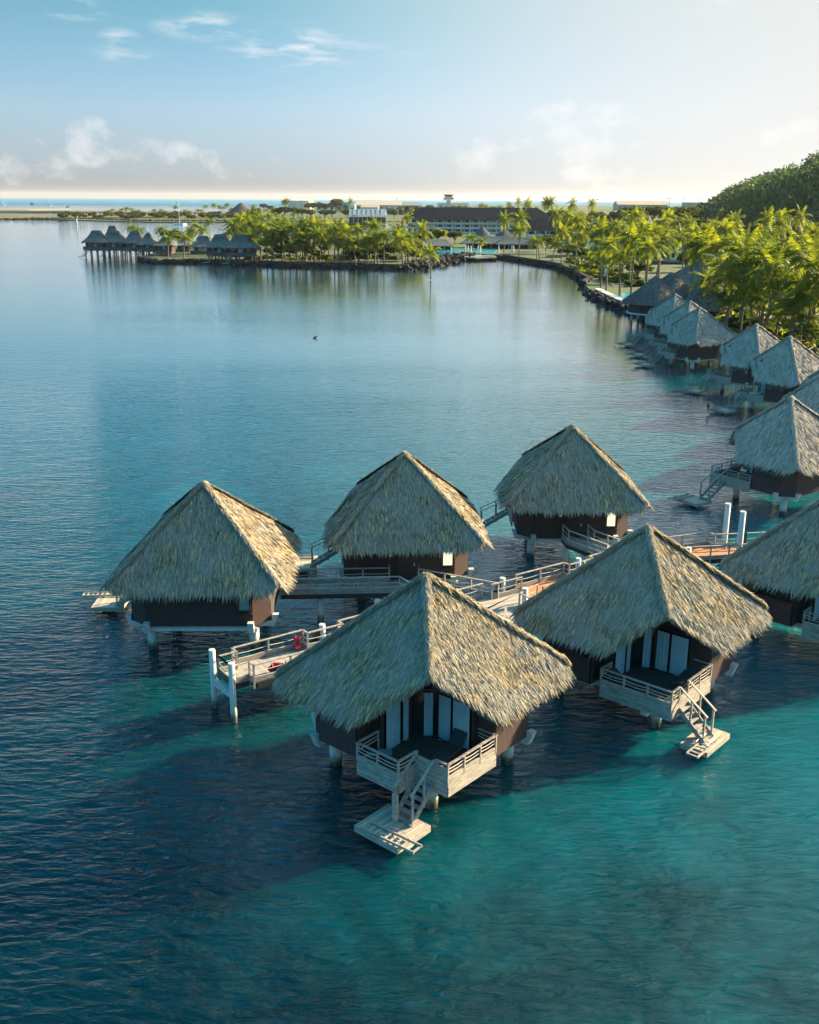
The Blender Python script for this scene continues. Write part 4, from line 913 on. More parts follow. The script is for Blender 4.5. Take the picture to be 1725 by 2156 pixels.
# ---------------------------------------------------------------- wooded hill on the right
def hill_h(x,y):
    u=np.maximum(x-(198+(y-700)*.16),0)
    wy=1/(1+np.exp(-(y-610)/22))*1/(1+np.exp((y-1150)/80))
    return 98*(1-np.exp(-u/125))*wy*(1+.08*np.sin(x/23.)*np.sin(y/31.))
gx=np.linspace(120,1100,60); gy=np.linspace(380,1700,60); X,Y=np.meshgrid(gx,gy); Zh=hill_h(X,Y)-2.5
v=np.stack([X,Y,Zh],-1).reshape(-1,3); i=np.arange(59*60).reshape(59,60)[:,:59].ravel(); f=np.stack([i,i+1,i+61,i+60],1)
o=npmesh('hill',v,f,'wood_leaf'); struct(o)
rg=np.random.default_rng(5); cs=[];rr=[]
n=0
while n<1500:
    x,y=rg.uniform(180,620),rg.uniform(560,1050); h=float(hill_h(x,y))
    if h<3: continue
    r=rg.uniform(4,9); cs.append((x,y,h-1+r*.35)); rr.append(r); n+=1
v,f=clumps(cs,rr,95000,1.15,rg,.8); o=npmesh('hillside_wood',v,f,'wood_leaf'); tag(o,'dense dark green wood covering the hill at the right edge','woodland',kind='stuff')
# ---------------------------------------------------------------- sea wall rocks
rb=[]
for s in range(4):
    bm=bmesh.new(); bmesh.ops.create_icosphere(bm,subdivisions=1,radius=1); r_=random.Random(s)
    for v_ in bm.verts: v_.co*=r_.uniform(.75,1.15)
    rb.append((np.array([v_.co for v_ in bm.verts]),np.array([[q.index for q in f_.verts] for f_ in bm.faces]))); bm.free()
def rocks(line,n,sz,spread,z0,z1,label):
    P=np.array(line); seg=np.linalg.norm(P[1:]-P[:-1],axis=1); cum=seg/seg.sum(); V=[];F=[];o=0
    for k in range(n):
        i=rng.choice(len(seg),p=cum); t=rng.random(); q=P[i]*(1-t)+P[i+1]*t; v_,f_=rb[k%4]; s=sz*rng.uniform(.5,1.3)
        a=rng.uniform(0,6.28); c_,s_=math.cos(a),math.sin(a); vv=v_*np.array([1,.8,.7])*s; vv=np.stack([vv[:,0]*c_-vv[:,1]*s_,vv[:,0]*s_+vv[:,1]*c_,vv[:,2]],1)
        V.append(vv+np.array([q[0]+rng.normal(0,spread),q[1]+rng.normal(0,spread),rng.uniform(z0,z1)])); F.append(f_+o); o+=len(v_)
    ob=npmesh('sea_wall_rocks',np.concatenate(V),np.concatenate(F),'rock'); tag(ob,label,'rocks',kind='stuff')
rocks(front[:9],1500,1.0,.9,-.3,1.2,'black boulders of the sea wall along the far headland')
rocks(front[8:11],900,1.1,3.0,-.4,1.9,'heap of black boulders at the corner of the headland')
rocks(front[10:17],1500,.8,.7,-.3,1.5,'black stones of the curved sea wall in front of the lawn')
rocks(front[17:24],1300,.8,1.0,-.3,1.3,'black stones along the shore by the round pavilion')
pl=px((65,462),(180,457),(350,459),(480,462),z=.5)
land('islet',px((130,461.5),(65,460.5),(180,458),(330,456.5),(480,461),(480,466.5),(330,467),(230,465),z=.9),z=.9,mat='ground')
rocks(px((65,461.5),(180,462),(300,466.5),(480,466.5),z=.3),700,2.2,2,-.3,1.2,'dark rocky edge of the low islet at the left')
rocks(px((0,461.8),(120,461.8),(260,460),z=.3),400,1.8,1,-.3,1.0,'dark rocks edging the grassy spit')
rocks(px((480,467),(640,469),(860,469),z=.3),700,1.6,2,-.3,1.2,'dark rocks edging the far side of the lagoon')
rocks(px((20,447),(200,448.2),(440,449),z=.3),300,1.8,1,-.3,.8,'dark rocks edging the sandy spit')
# low wall faces
def wall_line(line,h0,h1,t,mat,label,cat='wall',name='sea_wall'):
    m=MB()
    for a,b in zip(line,line[1:]): m.bar((a[0],a[1],(h0+h1)/2),(b[0],b[1],(h0+h1)/2),t,h1-h0)
    tag(m.build(name,mat),label,cat)
wall_line(front[4:9],-.5,1.9,1.4,'rock','low dark sea wall holding the headland lawn')
wall_line(front[11:17],-.5,2.1,1.2,'rock','curved dark sea wall in front of the pool terrace and lawn')
wall_line(px((1258,608),(1300,628),(1345,645),z=1.6),1.1,1.75,1.8,'concrete','pale coping path on the sea wall beside the round pavilion','path','coping')
# ---------------------------------------------------------------- far stilt houses on the headland
def ridge_roof(parent,L_,Wd,rl,z0,z1,mat='thatch_far',name='roof',rw=.5,flare=.35,th=.35,seed=0):
    "hipped thatch with a short ridge and slightly hollow slopes"
    rings=[]; n=5
    for i in range(n+1):
        t=i/n; q=t**(1-flare*.0)
        hx=(L_/2)*(1-t)+rl/2*t; hy=(Wd/2)*(1-t)+rw/2*t; z=z0+(z1-z0)*(t*(1-flare)+flare*t*t*t+0*t)
        rings.append([(hx,hy,z),(-hx,hy,z),(-hx,-hy,z),(hx,-hy,z)])
    vs=[(x*.99,y*.99,z0-th) for x,y,z in rings[0]]+[p for r_ in rings for p in r_]; m=MB(); fs=[]
    for k in range(n+1):
        for i in range(4): fs.append((k*4+i,k*4+(i+1)%4,(k+1)*4+(i+1)%4,(k+1)*4+i))
    fs.append(tuple((n+1)*4+i for i in range(4))); fs.append((3,2,1,0)); m.raw(vs,fs)
    ro=m.build(name,mat,parent)
    bm=bmesh.new(); bm.from_mesh(ro.data); bmesh.ops.recalc_face_normals(bm,faces=bm.faces); bm.to_mesh(ro.data); bm.free()
    # shaggy cover
    rg=np.random.default_rng(seed); N=int(L_*Wd*12); V=[]
    t=rg.uniform(0,.98,N)**1.3; sd_=rg.integers(0,4,N); u=rg.uniform(-1,1,N)
    hx=(L_/2)*(1-t)+rl/2*t; hy=(Wd/2)*(1-t)+rw/2*t; z=z0+(z1-z0)*(t*(1-flare)+flare*t**3)
    x=np.where(sd_==0,hx,np.where(sd_==1,-hx,u*hx)); y=np.where(sd_==2,hy,np.where(sd_==3,-hy,u*hy))
    d=np.stack([np.where(sd_==0,1,np.where(sd_==1,-1,0)),np.where(sd_==2,1,np.where(sd_==3,-1,0)),-np.full(N,1.1)],1)+rg.normal(0,.15,(N,3)); d=norm(d)
    nr=np.tile([[0,0,1.]],(N,1)); ss=norm(np.cross(d,nr)); v,f=blades(np.stack([x,y,z],1),d,ss,nr,rg.uniform(.6,1.1,N),np.full(N,.2),rg.uniform(.03,.15,N),np.zeros(N))
    npmesh('thatch_cover',v,f,'thatch_dark',ro)
    return ro
def ztc(x,y): return (157.9+x*.2441,463.2+y*.2441)
def stilt(cx,ybase,wz,label,rz=0,stairs_=True,depth=9,wallmat='wall',ze=6.3,zr=11.2,fz=3.0,rl=.33,deckside=-1):
    a=at(*ztc(cx,ybase),z=0); s=a.length/1; W=wz*.2441*math.hypot(a.y,CAMH)/FPX
    t=empty('stilt_house',(a.x,a.y+depth/2,0),rz,label=label,cat='stilt house',group='thatched stilt houses off the headland')
    ridge_roof(t,W,depth+1,W*rl,ze,zr,seed=int(cx))
    m=MB(); m.box((0,0,(fz+ze)/2+.2),(W*.76,depth*.76,ze-fz+.4)); m.build('wall',wallmat,t)
    m=MB(); m.box((0,-depth*.12,fz-.15),(W*.84,depth*1.05,.3)); m.build('deck','dark_timber',t)
    y0=-depth*.12-depth*.525
    m=MB(); m.box((0,y0,fz+.75),(W*.84,.08,1.2)); m.box((deckside*W*.42,y0+depth*.25,fz+.75),(.08,depth*.5,1.2)); m.build('balcony_panel','dark_timber',t)
    for k in(-1,0,1):
        m=MB(); m.box((k*W*.22,-depth*.39,fz+1.9),(W*.13,.1,1.9)); m.build('glass_door','glass' if k else 'curtain',t)
    for i in range(4):
        for j in(-.52,.3):
            m=MB(); m.cyl((-W*.36+i*W*.24,j*depth,-2),(-W*.36+i*W*.24,j*depth,fz-.2),.28,n=8); m.build('pile','dark_timber',t)
    if stairs_:
        stairs(t,(deckside*W*.2,y0),(deckside*.5,-1),1.1,fz,.6,3.6,5,(1,1),False)
        m=MB(); m.box((deckside*W*.2+deckside*2,y0-4.5,.5),(2.6,2.2,.15)); m.build('swim_platform','grey_wood',t)
    return t
stilt(178,318,215,'outermost stilt house with a broad boarded deck, at the left end of the headland row')
stilt(335,318,215,'second stilt house of the row from the left, its steps at the waterline')
stilt(318,285,150,'stilt house roof just showing behind the first two of the row',stairs_=False,zr=12.4)
stilt(512,322,200,'third stilt house in front, with the short flat ridge before the broad double roof')
stilt(770,330,165,'stilt house with a reddish wall under the right part of the double roof',wallmat='panel',ze=5.4,zr=9.6,rl=.15,fz=2.2)
stilt(625,328,190,'stilt house with the tall pointed half of the double roof',ze=5.8,zr=10.6,rl=.12,stairs_=True)
stilt(930,300,120,'small low hut with a steep brown roof between the two groups of stilt houses',ze=4.2,zr=7,rl=.1,fz=1.3,stairs_=False)
stilt(1100,320,220,'dark barn like thatched house between the two groups of stilt houses',ze=4.6,zr=9,rl=.35,fz=1.3,stairs_=False,wallmat='cream')
stilt(1245,372,230,'left stilt house of the right hand pair, with a long staircase to the water')
stilt(1430,378,320,'rightmost stilt house of the headland, the largest, with pale corner panels',depth=10)
# ---------------------------------------------------------------- conical pavilions by the right shore
def cone_house(pos,r,z0,z1,label,piles_=True,wallmat='wall',mat='thatch_grey',n=28,wall=True,fz=1.4,name='round_pavilion',cat='pavilion'):
    t=empty(name,(pos[0],pos[1],0),0,label=label,cat=cat)
    m=MB(); rr=[(r,z0-.4),(r*1.02,z0),(r*.62,z0+(z1-z0)*.36),(r*.28,z0+(z1-z0)*.70),(.05,z1)]; vs=[];fs=[]
    for q,z in rr: vs+=[(q*math.cos(2*math.pi*i/n),q*math.sin(2*math.pi*i/n),z) for i in range(n)]
    for k in range(len(rr)-1): fs+=[(k*n+i,k*n+(i+1)%n,(k+1)*n+(i+1)%n,(k+1)*n+i) for i in range(n)]
    m.raw(vs,fs); ro=m.build('roof',mat if mat!='thatch_grey' else 'thatch_far',t,smooth=True)
    rg=np.random.default_rng(int(abs(pos[0]*7))); N=int(r*r*60); q=np.sqrt(rg.uniform(.001,1,N)); a=rg.uniform(0,6.283,N)
    z=np.interp(q*r,[.05,r*.28,r*.62,r*1.02],[z1,z0+(z1-z0)*.70,z0+(z1-z0)*.36,z0]); x,y=np.cos(a)*q*r,np.sin(a)*q*r
    d=norm(np.stack([np.cos(a),np.sin(a),-np.full(N,(z1-z0)/r)],1)+rg.normal(0,.12,(N,3))); nr=np.tile([[0,0,1.]],(N,1)); ss=norm(np.cross(d,nr))
    v,f=blades(np.stack([x,y,z],1),d,ss,nr,rg.uniform(.5,1.,N),np.full(N,.15),rg.uniform(.03,.15,N),np.zeros(N)); npmesh('thatch_cover',v,f,'thatch_dark' if mat=='thatch_grey' else mat,ro)
    if wall:
        m=MB(); m.cyl((0,0,fz),(0,0,z0+.5),r*.82,n=20); m.build('wall',wallmat,t)
        m=MB(); m.cyl((0,0,fz-.3),(0,0,fz),r*.88,n=20); m.build('floor_slab','concrete',t)
    if piles_:
        for i in range(6): m=MB(); a=i*math.pi/3; m.cyl((math.cos(a)*r*.7,math.sin(a)*r*.7,-2),(math.cos(a)*r*.7,math.sin(a)*r*.7,fz if wall else z0),.28,n=10); m.build('pile' if wall else 'post','pile' if wall else 'trunk',t)
    return t
q=atY(*R4b(575,90),222); cone_house(q[:2],6.6,4.6,q.z,'large round pavilion with a conical thatched roof standing at the end of the sea wall',fz=2.4)
q=atY(*R4b(685,65),238); cone_house(q[:2],7.2,4.4,q.z,'conical brown roof directly behind the large round pavilion',piles_=False)
q=atY(*R7(1075,690),270); t=empty('hipped_hall',(q.x,q.y,0),R(35),label='tall steep brown thatched hall rising behind the palms right of the conical roofs',cat='hall')
ridge_roof(t,20,18,2.5,4.4,q.z,flare=.1,seed=3); m=MB(); m.box((0,0,3),(15,14,5)); m.build('wall','wall',t)
for (x,y),(a,b,c_),lb in (((830,235),(12,6,6.5),'low brown lean-to roof joining the conical roofs to the small hut'),((925,250),(8,8,7.5),'small grey hut roof under the palms right of the conical roofs'),((900,190),(7,5,8.5),'small ridged roof with a pale edge above the low lean-to')):
    q=at(*R4b(x,y),z=c_-2); q=Vector((q.x,q.y,0)); t=empty('garden_hut',(q.x,q.y,0),R(-25),label=lb,cat='hut'); ridge_roof(t,a,b,a*.4,3.4,c_,flare=.1,seed=int(x)); m=MB(); m.box((0,0,2.3),(a*.7,b*.7,2.8)); m.build('wall','wall',t)
# far cone across the lagoon and small thatched cones by the pool
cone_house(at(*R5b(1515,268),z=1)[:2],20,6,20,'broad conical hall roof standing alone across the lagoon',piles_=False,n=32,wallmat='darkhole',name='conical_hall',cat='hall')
for (x,y,r,z1),lb in (((1335,395,7,11),'pointed thatched umbrella roof in front of the white hotel, left one'),((1460,410,8,10.5),'pointed thatched bar roof by the swimming pool with a bent tip'),((1585,330,7,14),'pointed brown roof between the thin palms and the low white block')):
    cone_house(at(*R6b(x,y),z=1)[:2],r,4,z1,lb,wall=False,name='thatched_umbrella',cat='umbrella roof')
for (x,y,W,zz_),lb in (((1390,405,30,7),'long low thatched restaurant roof behind the pool terrace'),((1550,410,24,7),'low brown thatched roof at the right end of the pool terrace'),((1080,420,16,6.5),'dark open stone grotto shelter left of the swimming pool')):
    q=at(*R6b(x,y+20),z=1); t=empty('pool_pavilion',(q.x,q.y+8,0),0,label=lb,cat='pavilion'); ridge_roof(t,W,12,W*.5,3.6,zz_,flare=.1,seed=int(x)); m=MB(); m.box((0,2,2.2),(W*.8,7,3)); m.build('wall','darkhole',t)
    for k in range(5): m=MB(); m.cyl((-W*.42+k*W*.21,-4.5,1),(-W*.42+k*W*.21,-4.5,3.7),.2,n=8); m.build('post','white',t)
# ---------------------------------------------------------------- hotel
def block(name,label,cat,cx,cy,W,D,z0,floors,fh,roofz,mat='white',roofmat='roof_dark',rz=0,bays=12,hip=True,open_=True,ov=1.5):
    t=empty(name,(cx,cy,0),rz,label=label,cat=cat); ze=z0+floors*fh
    m=MB(); m.box((0,0,(z0+ze)/2-.5),(W,D,ze-z0+1)); m.build('wall',mat,t)
    if hip: 
        m=MB(); a,b=W/2+ov,D/2+ov; r_=(W-D)/2 if W>D else .5
        vs=[(-a,-b,ze),(a,-b,ze),(a,b,ze),(-a,b,ze),(-r_,0,roofz),(r_,0,roofz)]+[(-a,-b,ze-.3),(a,-b,ze-.3),(a,b,ze-.3),(-a,b,ze-.3)]
        m.raw(vs,[(0,1,5,4),(1,2,5),(2,3,4,5),(3,0,4),(6,7,1,0),(7,8,2,1),(8,9,3,2),(9,6,0,3),(9,8,7,6)]); m.build('roof',roofmat,t)
    else:
        m=MB(); m.box((0,0,ze+.2),(W+1,D+1,.4)); m.build('roof',roofmat,t)
    if open_:
        bw_=W/bays
        for fl in range(floors):
            m=MB(); m.box((0,-D/2-.75,z0+fl*fh-.1),(W,1.5,.22)); m.build('balcony_slab',mat,t)
            m=MB(); m.box((0,-D/2-1.45,z0+fl*fh+.55),(W,.1,.95)); m.build('balustrade',mat,t)
            for k in range(bays):
                m=MB(); m.box((-W/2+(k+.5)*bw_,-D/2-.03,z0+fl*fh+fh*.42),(bw_*.78,.08,fh*.74)); wn=m.build('balcony_door','glass',t)
                m=MB(); m.box((-W/2+(k+.32)*bw_,-D/2-.09,z0+fl*fh+fh*.42),(bw_*.2,.04,fh*.66)); m.build('curtain','curtain',wn)
        for k in range(bays+1):
            m=MB(); m.box((-W/2+k*bw_,-D/2-.7,(z0+ze)/2),(.3,1.7,ze-z0)); m.build('fin_wall',mat,t)
    return t
q=atY(*R6b(1320,350),770); block('hotel','long white hotel with a dark shingle roof and three rows of balconies across the bay','hotel',q.x,785,104,18,1.5,3,3.3,19.5,bays=16,ov=4)
q=atY(*R6b(1085,270),800); block('hotel_wing','lower left wing of the white hotel under a brown hipped roof','hotel wing',q.x-2,815,34,20,1.5,2,3.3,15,open_=True,bays=5,roofmat='roof_dark')
q=atY(*R6b(1660,330),640); block('hotel_annex','low white flat topped annex right of the hotel','annex',q.x,650,26,14,1.2,2,3.6,9,hip=False,bays=4,open_=False,roofmat='white')
q=atY(*R7(190,500),600); block('reception','dark roofed reception building behind the first palms of the right shore','building',q.x,610,36,18,2,2,3.4,15.5,bays=6)
for (x,y,Y,W,fl,zr,bb),lb in (((620,590,470,34,2,14,6),'white balconied villa block half hidden by the palms, left of the steep brown hall'),((850,640,420,22,3,13,4),'narrow white balcony block showing between two large palms'),((1230,570,430,38,2,15,6),'dark roofed guest block under the free standing palm at the foot of the hill'),((1640,640,330,30,2,13.5,5),'white guest block with bracketed balconies at the right edge'),((980,520,560,40,2,15,7),'guest block with a broad dark roof in front of the hill foot')):
    q=atY(*R7(x,y),Y); block('guest_block',lb,'guest block',q.x,Y+8,W,14,2.5,fl,3.1,zr,bays=bb,rz=R(-8))
t_=at(*R6b(1250,455),z=1.2)
# swimming pool and terrace
o=land('pool',px(R6b(1060,432),R6b(1130,428),R6b(1240,424),R6b(1420,428),R6b(1400,455),R6b(1300,462),R6b(1180,458),R6b(1090,450),z=1.5),z=1.5,mat='pool',bot=1)
land('terrace',px(R6b(1170,470),R6b(1185,462),R6b(1410,462),R6b(1420,472),R6b(1300,476),z=1.45),z=1.45,mat='sand',bot=1)
land('small_pool',px(R4b(300,232),R4b(370,205),R4b(420,230),R4b(400,280),z=1.5),z=1.5,mat='pool',bot=1)
land('path',px(R7(1180,1040),R7(1330,1010),R7(1450,1030),R7(1480,1060),R7(1300,1060),z=1.24),z=1.24,mat='sand',bot=1)
def parasol(p,label,h=2.8,group='closed white parasols'):
    t=empty('closed_parasol',(p.x,p.y,p.z),0,label=label,cat='parasol',group=group)
    m=MB(); m.cyl((0,0,0),(0,0,h),.05,n=6); m.build('pole','white',t)
    m=MB(); m.cyl((0,0,h*.3),(0,0,h*.85),.38,.22,n=8); m.cyl((0,0,h*.85),(0,0,h*1.05),.22,.02,n=8); m.build('canopy','white',t)
for i,x in enumerate((1238,1255,1272,1312,1325,1430,1505,1515)): parasol(at(*R6b(x,462),z=1.4),'closed pale parasol on the pool terrace',4.2)
parasol(at(*R7(470,832),z=1.3),'closed white parasol on the lawn by the sea wall, left of two people',3.4,None); parasol(at(*R7(1450,865),z=1.3),'closed white parasol between the palms of the right shore',3.6,None)
parasol(onhut((41.5,100.5),-52,(-4.0,-1.2)).to_3d()+Vector((0,0,DECKZ)),'closed white parasol showing left of the near grey roof',2.4,None)
for k,(x,y,lb) in enumerate(((112,715,'white globe lamp post on the lawn at the left'),(1690,480,None),(1522,590,'white globe lamp post against the hill foot'))):
    if lb is None: continue
    p=at(*R7(x,y),z=1.2); t=empty('lamp_post',(p.x,p.y,1),0,label=lb,cat='lamp post'); m=MB(); m.cyl((0,0,0),(0,0,5),.08,n=6); m.build('pole','concrete',t)
    m=MB(); bm=bmesh.new(); bmesh.ops.create_icosphere(bm,subdivisions=2,radius=.4); me=bpy.data.meshes.new('globe'); bm.to_mesh(me); bm.free(); me.materials.append(M['white']); g_=bpy.data.objects.new('globe',me); col.objects.link(g_); g_.parent=t; g_.location=(0,0,5.2)
# ---------------------------------------------------------------- beyond the lagoon
def boxb(name,label,cat,p0,p1,Y,mat,D=20,roofmat=None,z0=1,gable=False,group=None):
    "simple shed between two photo points at distance Y (p0 left/base, p1 right/top)"
    a=atY(*p0,Y); b=atY(*p1,Y); W=b.x-a.x; h=b.z-z0
    t=empty(name,((a.x+b.x)/2,Y+D/2,z0),0,label=label,cat=cat,group=group)
    he=h*.6 if gable else h
    m=MB(); m.box((0,0,he/2),(W,D,he)); m.build('wall',mat,t)
    if gable:
        m=MB(); x0,x1=-W/2-.5,W/2+.5; m.raw([(x0,-D/2-.5,he),(x1,-D/2-.5,he),(x1,D/2+.5,he),(x0,D/2+.5,he),(x0,0,h),(x1,0,h)],[(0,1,5,4),(2,3,4,5),(1,2,5),(3,0,4),(3,2,1,0)]); m.build('roof',roofmat or mat,t)
    else:
        m=MB(); m.box((0,0,h+.15),(W+1,D+1,.3)); m.build('roof',roofmat or mat,t)
    for k in range(max(1,int(W/12))):
        m=MB(); m.box((-W/2+(k+.5)*W/max(1,int(W/12)),-D/2-.03,he*.4),(W/max(1,int(W/12))*.5,.1,he*.5)); m.build('door','darkhole',t)
    return t
# white marquee
a=atY(*R6b(570,265),1090); b=atY(*R6b(782,203),1090); t=empty('marquee',((a.x+b.x)/2,1100,1),0,label='big white event marquee with a flat fronted tent roof across the lagoon',cat='marquee'); W=b.x-a.x
m=MB(); m.raw([(-W/2,-10,8),(W/2,-10,8),(W/2,0,b.z),(-W/2,0,b.z),(-W/2,10,8),(W/2,10,8)],[(0,1,2,3),(3,2,5,4),(0,3,4),(1,5,2)]); m.build('tent_roof','tent',t)
m=MB(); m.box((0,0,3),(W,19,6)); m.build('wall','darkhole',t)
for k in range(9): m=MB(); m.box((-W/2+k*W/8,-9.8,3.8),(.5,.5,7.6)); m.build('post','white',t)
for k in range(1,8):
    m=MB(); m.bar((-W/2+k*W/8,-10.02,8.05),(-W/2+k*W/8,-.1,b.z+.1),.25,.2); m.build('roof_rib','cream',t)
A_='low buildings of the airfield'
boxb('hangar','broad pale roofed hangar at the middle of the airfield','hangar',R6b(610,195),R6b(870,152),2300,'cream',60,'roof_tan',gable=True)
boxb('hangar','small pale hangar in front of the broad one','hangar',R6b(640,192),R6b(740,170),2100,'cream',30,'roof_tan',gable=True)
boxb('warehouse','teal warehouse left of the hangars','warehouse',R6b(490,190),R6b(570,160),2100,'teal_wall',40,'roof_tan')
boxb('hangar','grey gabled hangar right of the broad pale one','hangar',R6b(880,185),R6b(985,155),2300,'roof_grey',50,'roof_grey',gable=True)
boxb('shed','dark grey shed below the hangars','shed',R6b(855,222),R6b(965,182),1700,'roof_dark',30)
boxb('shed','low grey shed behind the marquee','shed',R6b(780,218),R6b(830,190),1700,'roof_grey',30)
boxb('shed','long white low shed left of the teal warehouse','shed',R6b(380,182),R6b(490,172),2300,'white',30)
boxb('shed','white shed between the teal warehouse and the marquee','shed',R6b(570,195),R6b(605,172),1900,'white',30)
for x,lb in ((272,'left of two cream fuel tanks near the horizon'),(312,'right of two cream fuel tanks near the horizon')):
    a=atY(*R6b(x,168),2400); b=atY(*R6b(x,146),2400); t=empty('fuel_tank',(a.x,2400,0),0,label=lb,cat='tank'); m=MB(); m.cyl((0,0,0),(0,0,b.z),21,n=24); m.build('shell','cream',t); m=MB(); m.cyl((0,0,b.z),(0,0,b.z+1.5),21,2,n=24); m.build('lid','white',t)
boxb('terminal','terminal building with a red edged roof around the control tower','terminal',R6b(1080,182),R6b(1258,163),2450,'white',40,'redpaint')
# control tower
Y=2450; a=atY(*R6b(1142,175),Y); zt=atY(*R6b(1142,113),Y).z; zs=lambda y:atY(*R6b(1142,y),Y).z
t=empty('control_tower',(a.x,Y,0),0,label='airport control tower with a dark glazed cab standing on the horizon',cat='control tower')
m=MB(); m.box((0,0,zs(145)/2),(9,9,zs(145))); m.build('shaft','cream',t)
m=MB(); m.box((0,0,(zs(128)+zs(144))/2),(22,22,zs(128)-zs(144))); dk=m.build('gallery','white',t); m=MB(); m.box((0,0,zs(133)),(23.5,23.5,1.4)); m.build('red_band','redpaint',dk)
vs=[];c0,c1=7,10
for r_,z in((c0,zs(127)),(c1,zs(116))): vs+=[(-r_,-r_,z),(r_,-r_,z),(r_,r_,z),(-r_,r_,z)]
m=MB(); m.raw(vs,[(3,2,1,0),(4,5,6,7)]+[(i,(i+1)%4,4+(i+1)%4,4+i) for i in range(4)]); m.build('glass_cab','glass',t)
m=MB(); m.box((0,0,zs(114.5)),(23,23,1.6)); m.build('roof','darkhole',t)
m=MB(); m.cyl((0,0,zs(114)),(0,0,zs(107)),.4,n=6); m.build('mast','redpaint',t)
boxb('terminal','far pale hangar roof on the skyline right of the thin palms','hangar',R7(545,388),R7(840,371),2600,'roof_grey',60,'roof_tan',gable=True)
boxb('shed','low brown building on the skyline at the foot of the hill','building',R7(955,420),R7(1060,383),1700,'roof_tan',40,'roof_tan')
for x,y0,y1 in((848,380,358),(833,378,356),(928,376,357),(1018,380,358)):
    a=atY(*R7(x,y0+8),2300); b=atY(*R7(x,y1),2300); o=MB(); o.cyl((0,0,0),(0,0,b.z),.9,.5,n=6); o.box((0,0,b.z),(7,1,1)); ob=o.build('light_mast','roof_grey'); ob.location=(a.x,2300,0); tag(ob,'thin floodlight mast on the skyline at the right','mast','floodlight masts')
a=atY(*R6b(846,150),2400); b=atY(*R6b(846,131),2400); o=MB(); o.cyl((0,0,0),(0,0,b.z),.9,.4,n=6); o.cyl((0,0,b.z-3),(0,0,b.z),1.8,n=8); ob=o.build('radio_mast','steel'); ob.location=(a.x,2400,0); tag(ob,'thin radio mast above the grey hangar','mast')
# dark fence line, windsock hut, channel marker on the left
wall_line([atY(*R5b(0,238),1750)[:2],atY(*R5b(440,238),1750)[:2]],1,2.4,.3,'roof_grey','long low fence along the grassy spit','fence','fence')
p=atY(*R5b(418,205),1900); t=empty('windsock',(p.x,1900,0),0,label='red windsock on a mast at the end of the runway',cat='windsock')
m=MB(); m.cyl((0,0,0),(0,0,p.z),.4,n=6); m.build('mast','white',t); m=MB(); m.cyl((0,0,p.z),(5,0,p.z+3),1.4,.7,n=8); m.build('sock','redpaint',t)
p=at(*R5b(482,288),z=.5); t=empty('channel_marker',(p.x,p.y,0),0,label='white channel marker post with a cabinet on the dark islet',cat='marker'); m=MB(); m.cyl((0,0,0),(0,0,3.4),.6,n=8); m.build('post','white',t); m=MB(); m.box((0,0,4.6),(2.6,1.5,2.4)); m.build('board','roof_grey',t)
for x,y,mh,lb in((22,188,13,'white catamaran with a mast at the left edge of the reef water'),(310,190,16,'white sailing yacht with a tall mast beyond the sandy spit')):
    p=at(*R5b(x,y),z=0); L_=16
    t=empty('sailing_boat',(p.x,p.y,0),R(20),label=lb,cat='boat')
    hulls=(-2.5,2.5) if mh==13 else (0,)
    for k in hulls:
        m=MB(); prof=[(-L_/2,-1.2),(L_*.2,-1.6),(L_/2,0),(L_*.2,1.6),(-L_/2,1.2)]; m.prism([(a,b_+k) for a,b_ in prof],-.3,2); m.build('hull','hull',t)
    m=MB(); m.box((-1,0,2.8),(L_*.4,3.6,1.7)); m.build('cabin','hull',t)
    m=MB(); m.cyl((1,0,2),(1,0,mh*1.7),.3,.2,n=6); m.bar((1,0,4.5),(-6,0,4.5),.3,.3); m.build('mast','white',t)
for x,y,L_,lb in((1118,178,26,'white motor yacht on the far reef water'),(204,186,12,'small dark boat on the far reef water at the left')):
    p=at(*R5b(x,y),z=0); t=empty('motor_boat',(p.x,p.y,0),0,label=lb,cat='boat'); mt='hull' if L_>20 else 'black'
    m=MB(); m.prism([(-L_/2,-2.5),(L_*.25,-2.8),(L_/2,0),(L_*.25,2.8),(-L_/2,2.5)],-.3,2.8); m.build('hull',mt,t); m=MB(); m.box((-L_*.08,0,4.2),(L_*.45,4,2.8)); m.box((-L_*.1,0,6.4),(L_*.22,3,1.6)); m.build('cabin',mt,t)
for x,y,lb in((1128,300,'sailing boat mast and hull moored behind the yellow lit palms'),):
    p=at(*R5b(x,y+14),z=0); t=empty('moored_boat',(p.x,p.y,0),R(15),label=lb,cat='boat'); m=MB(); m.prism([(-6,-1.6),(3,-1.8),(7,0),(3,1.8),(-6,1.6)],-.3,1.8); m.build('hull','hull',t); m=MB(); m.cyl((0,0,1),(0,0,21),.16,.1,n=6); m.build('mast','white',t)
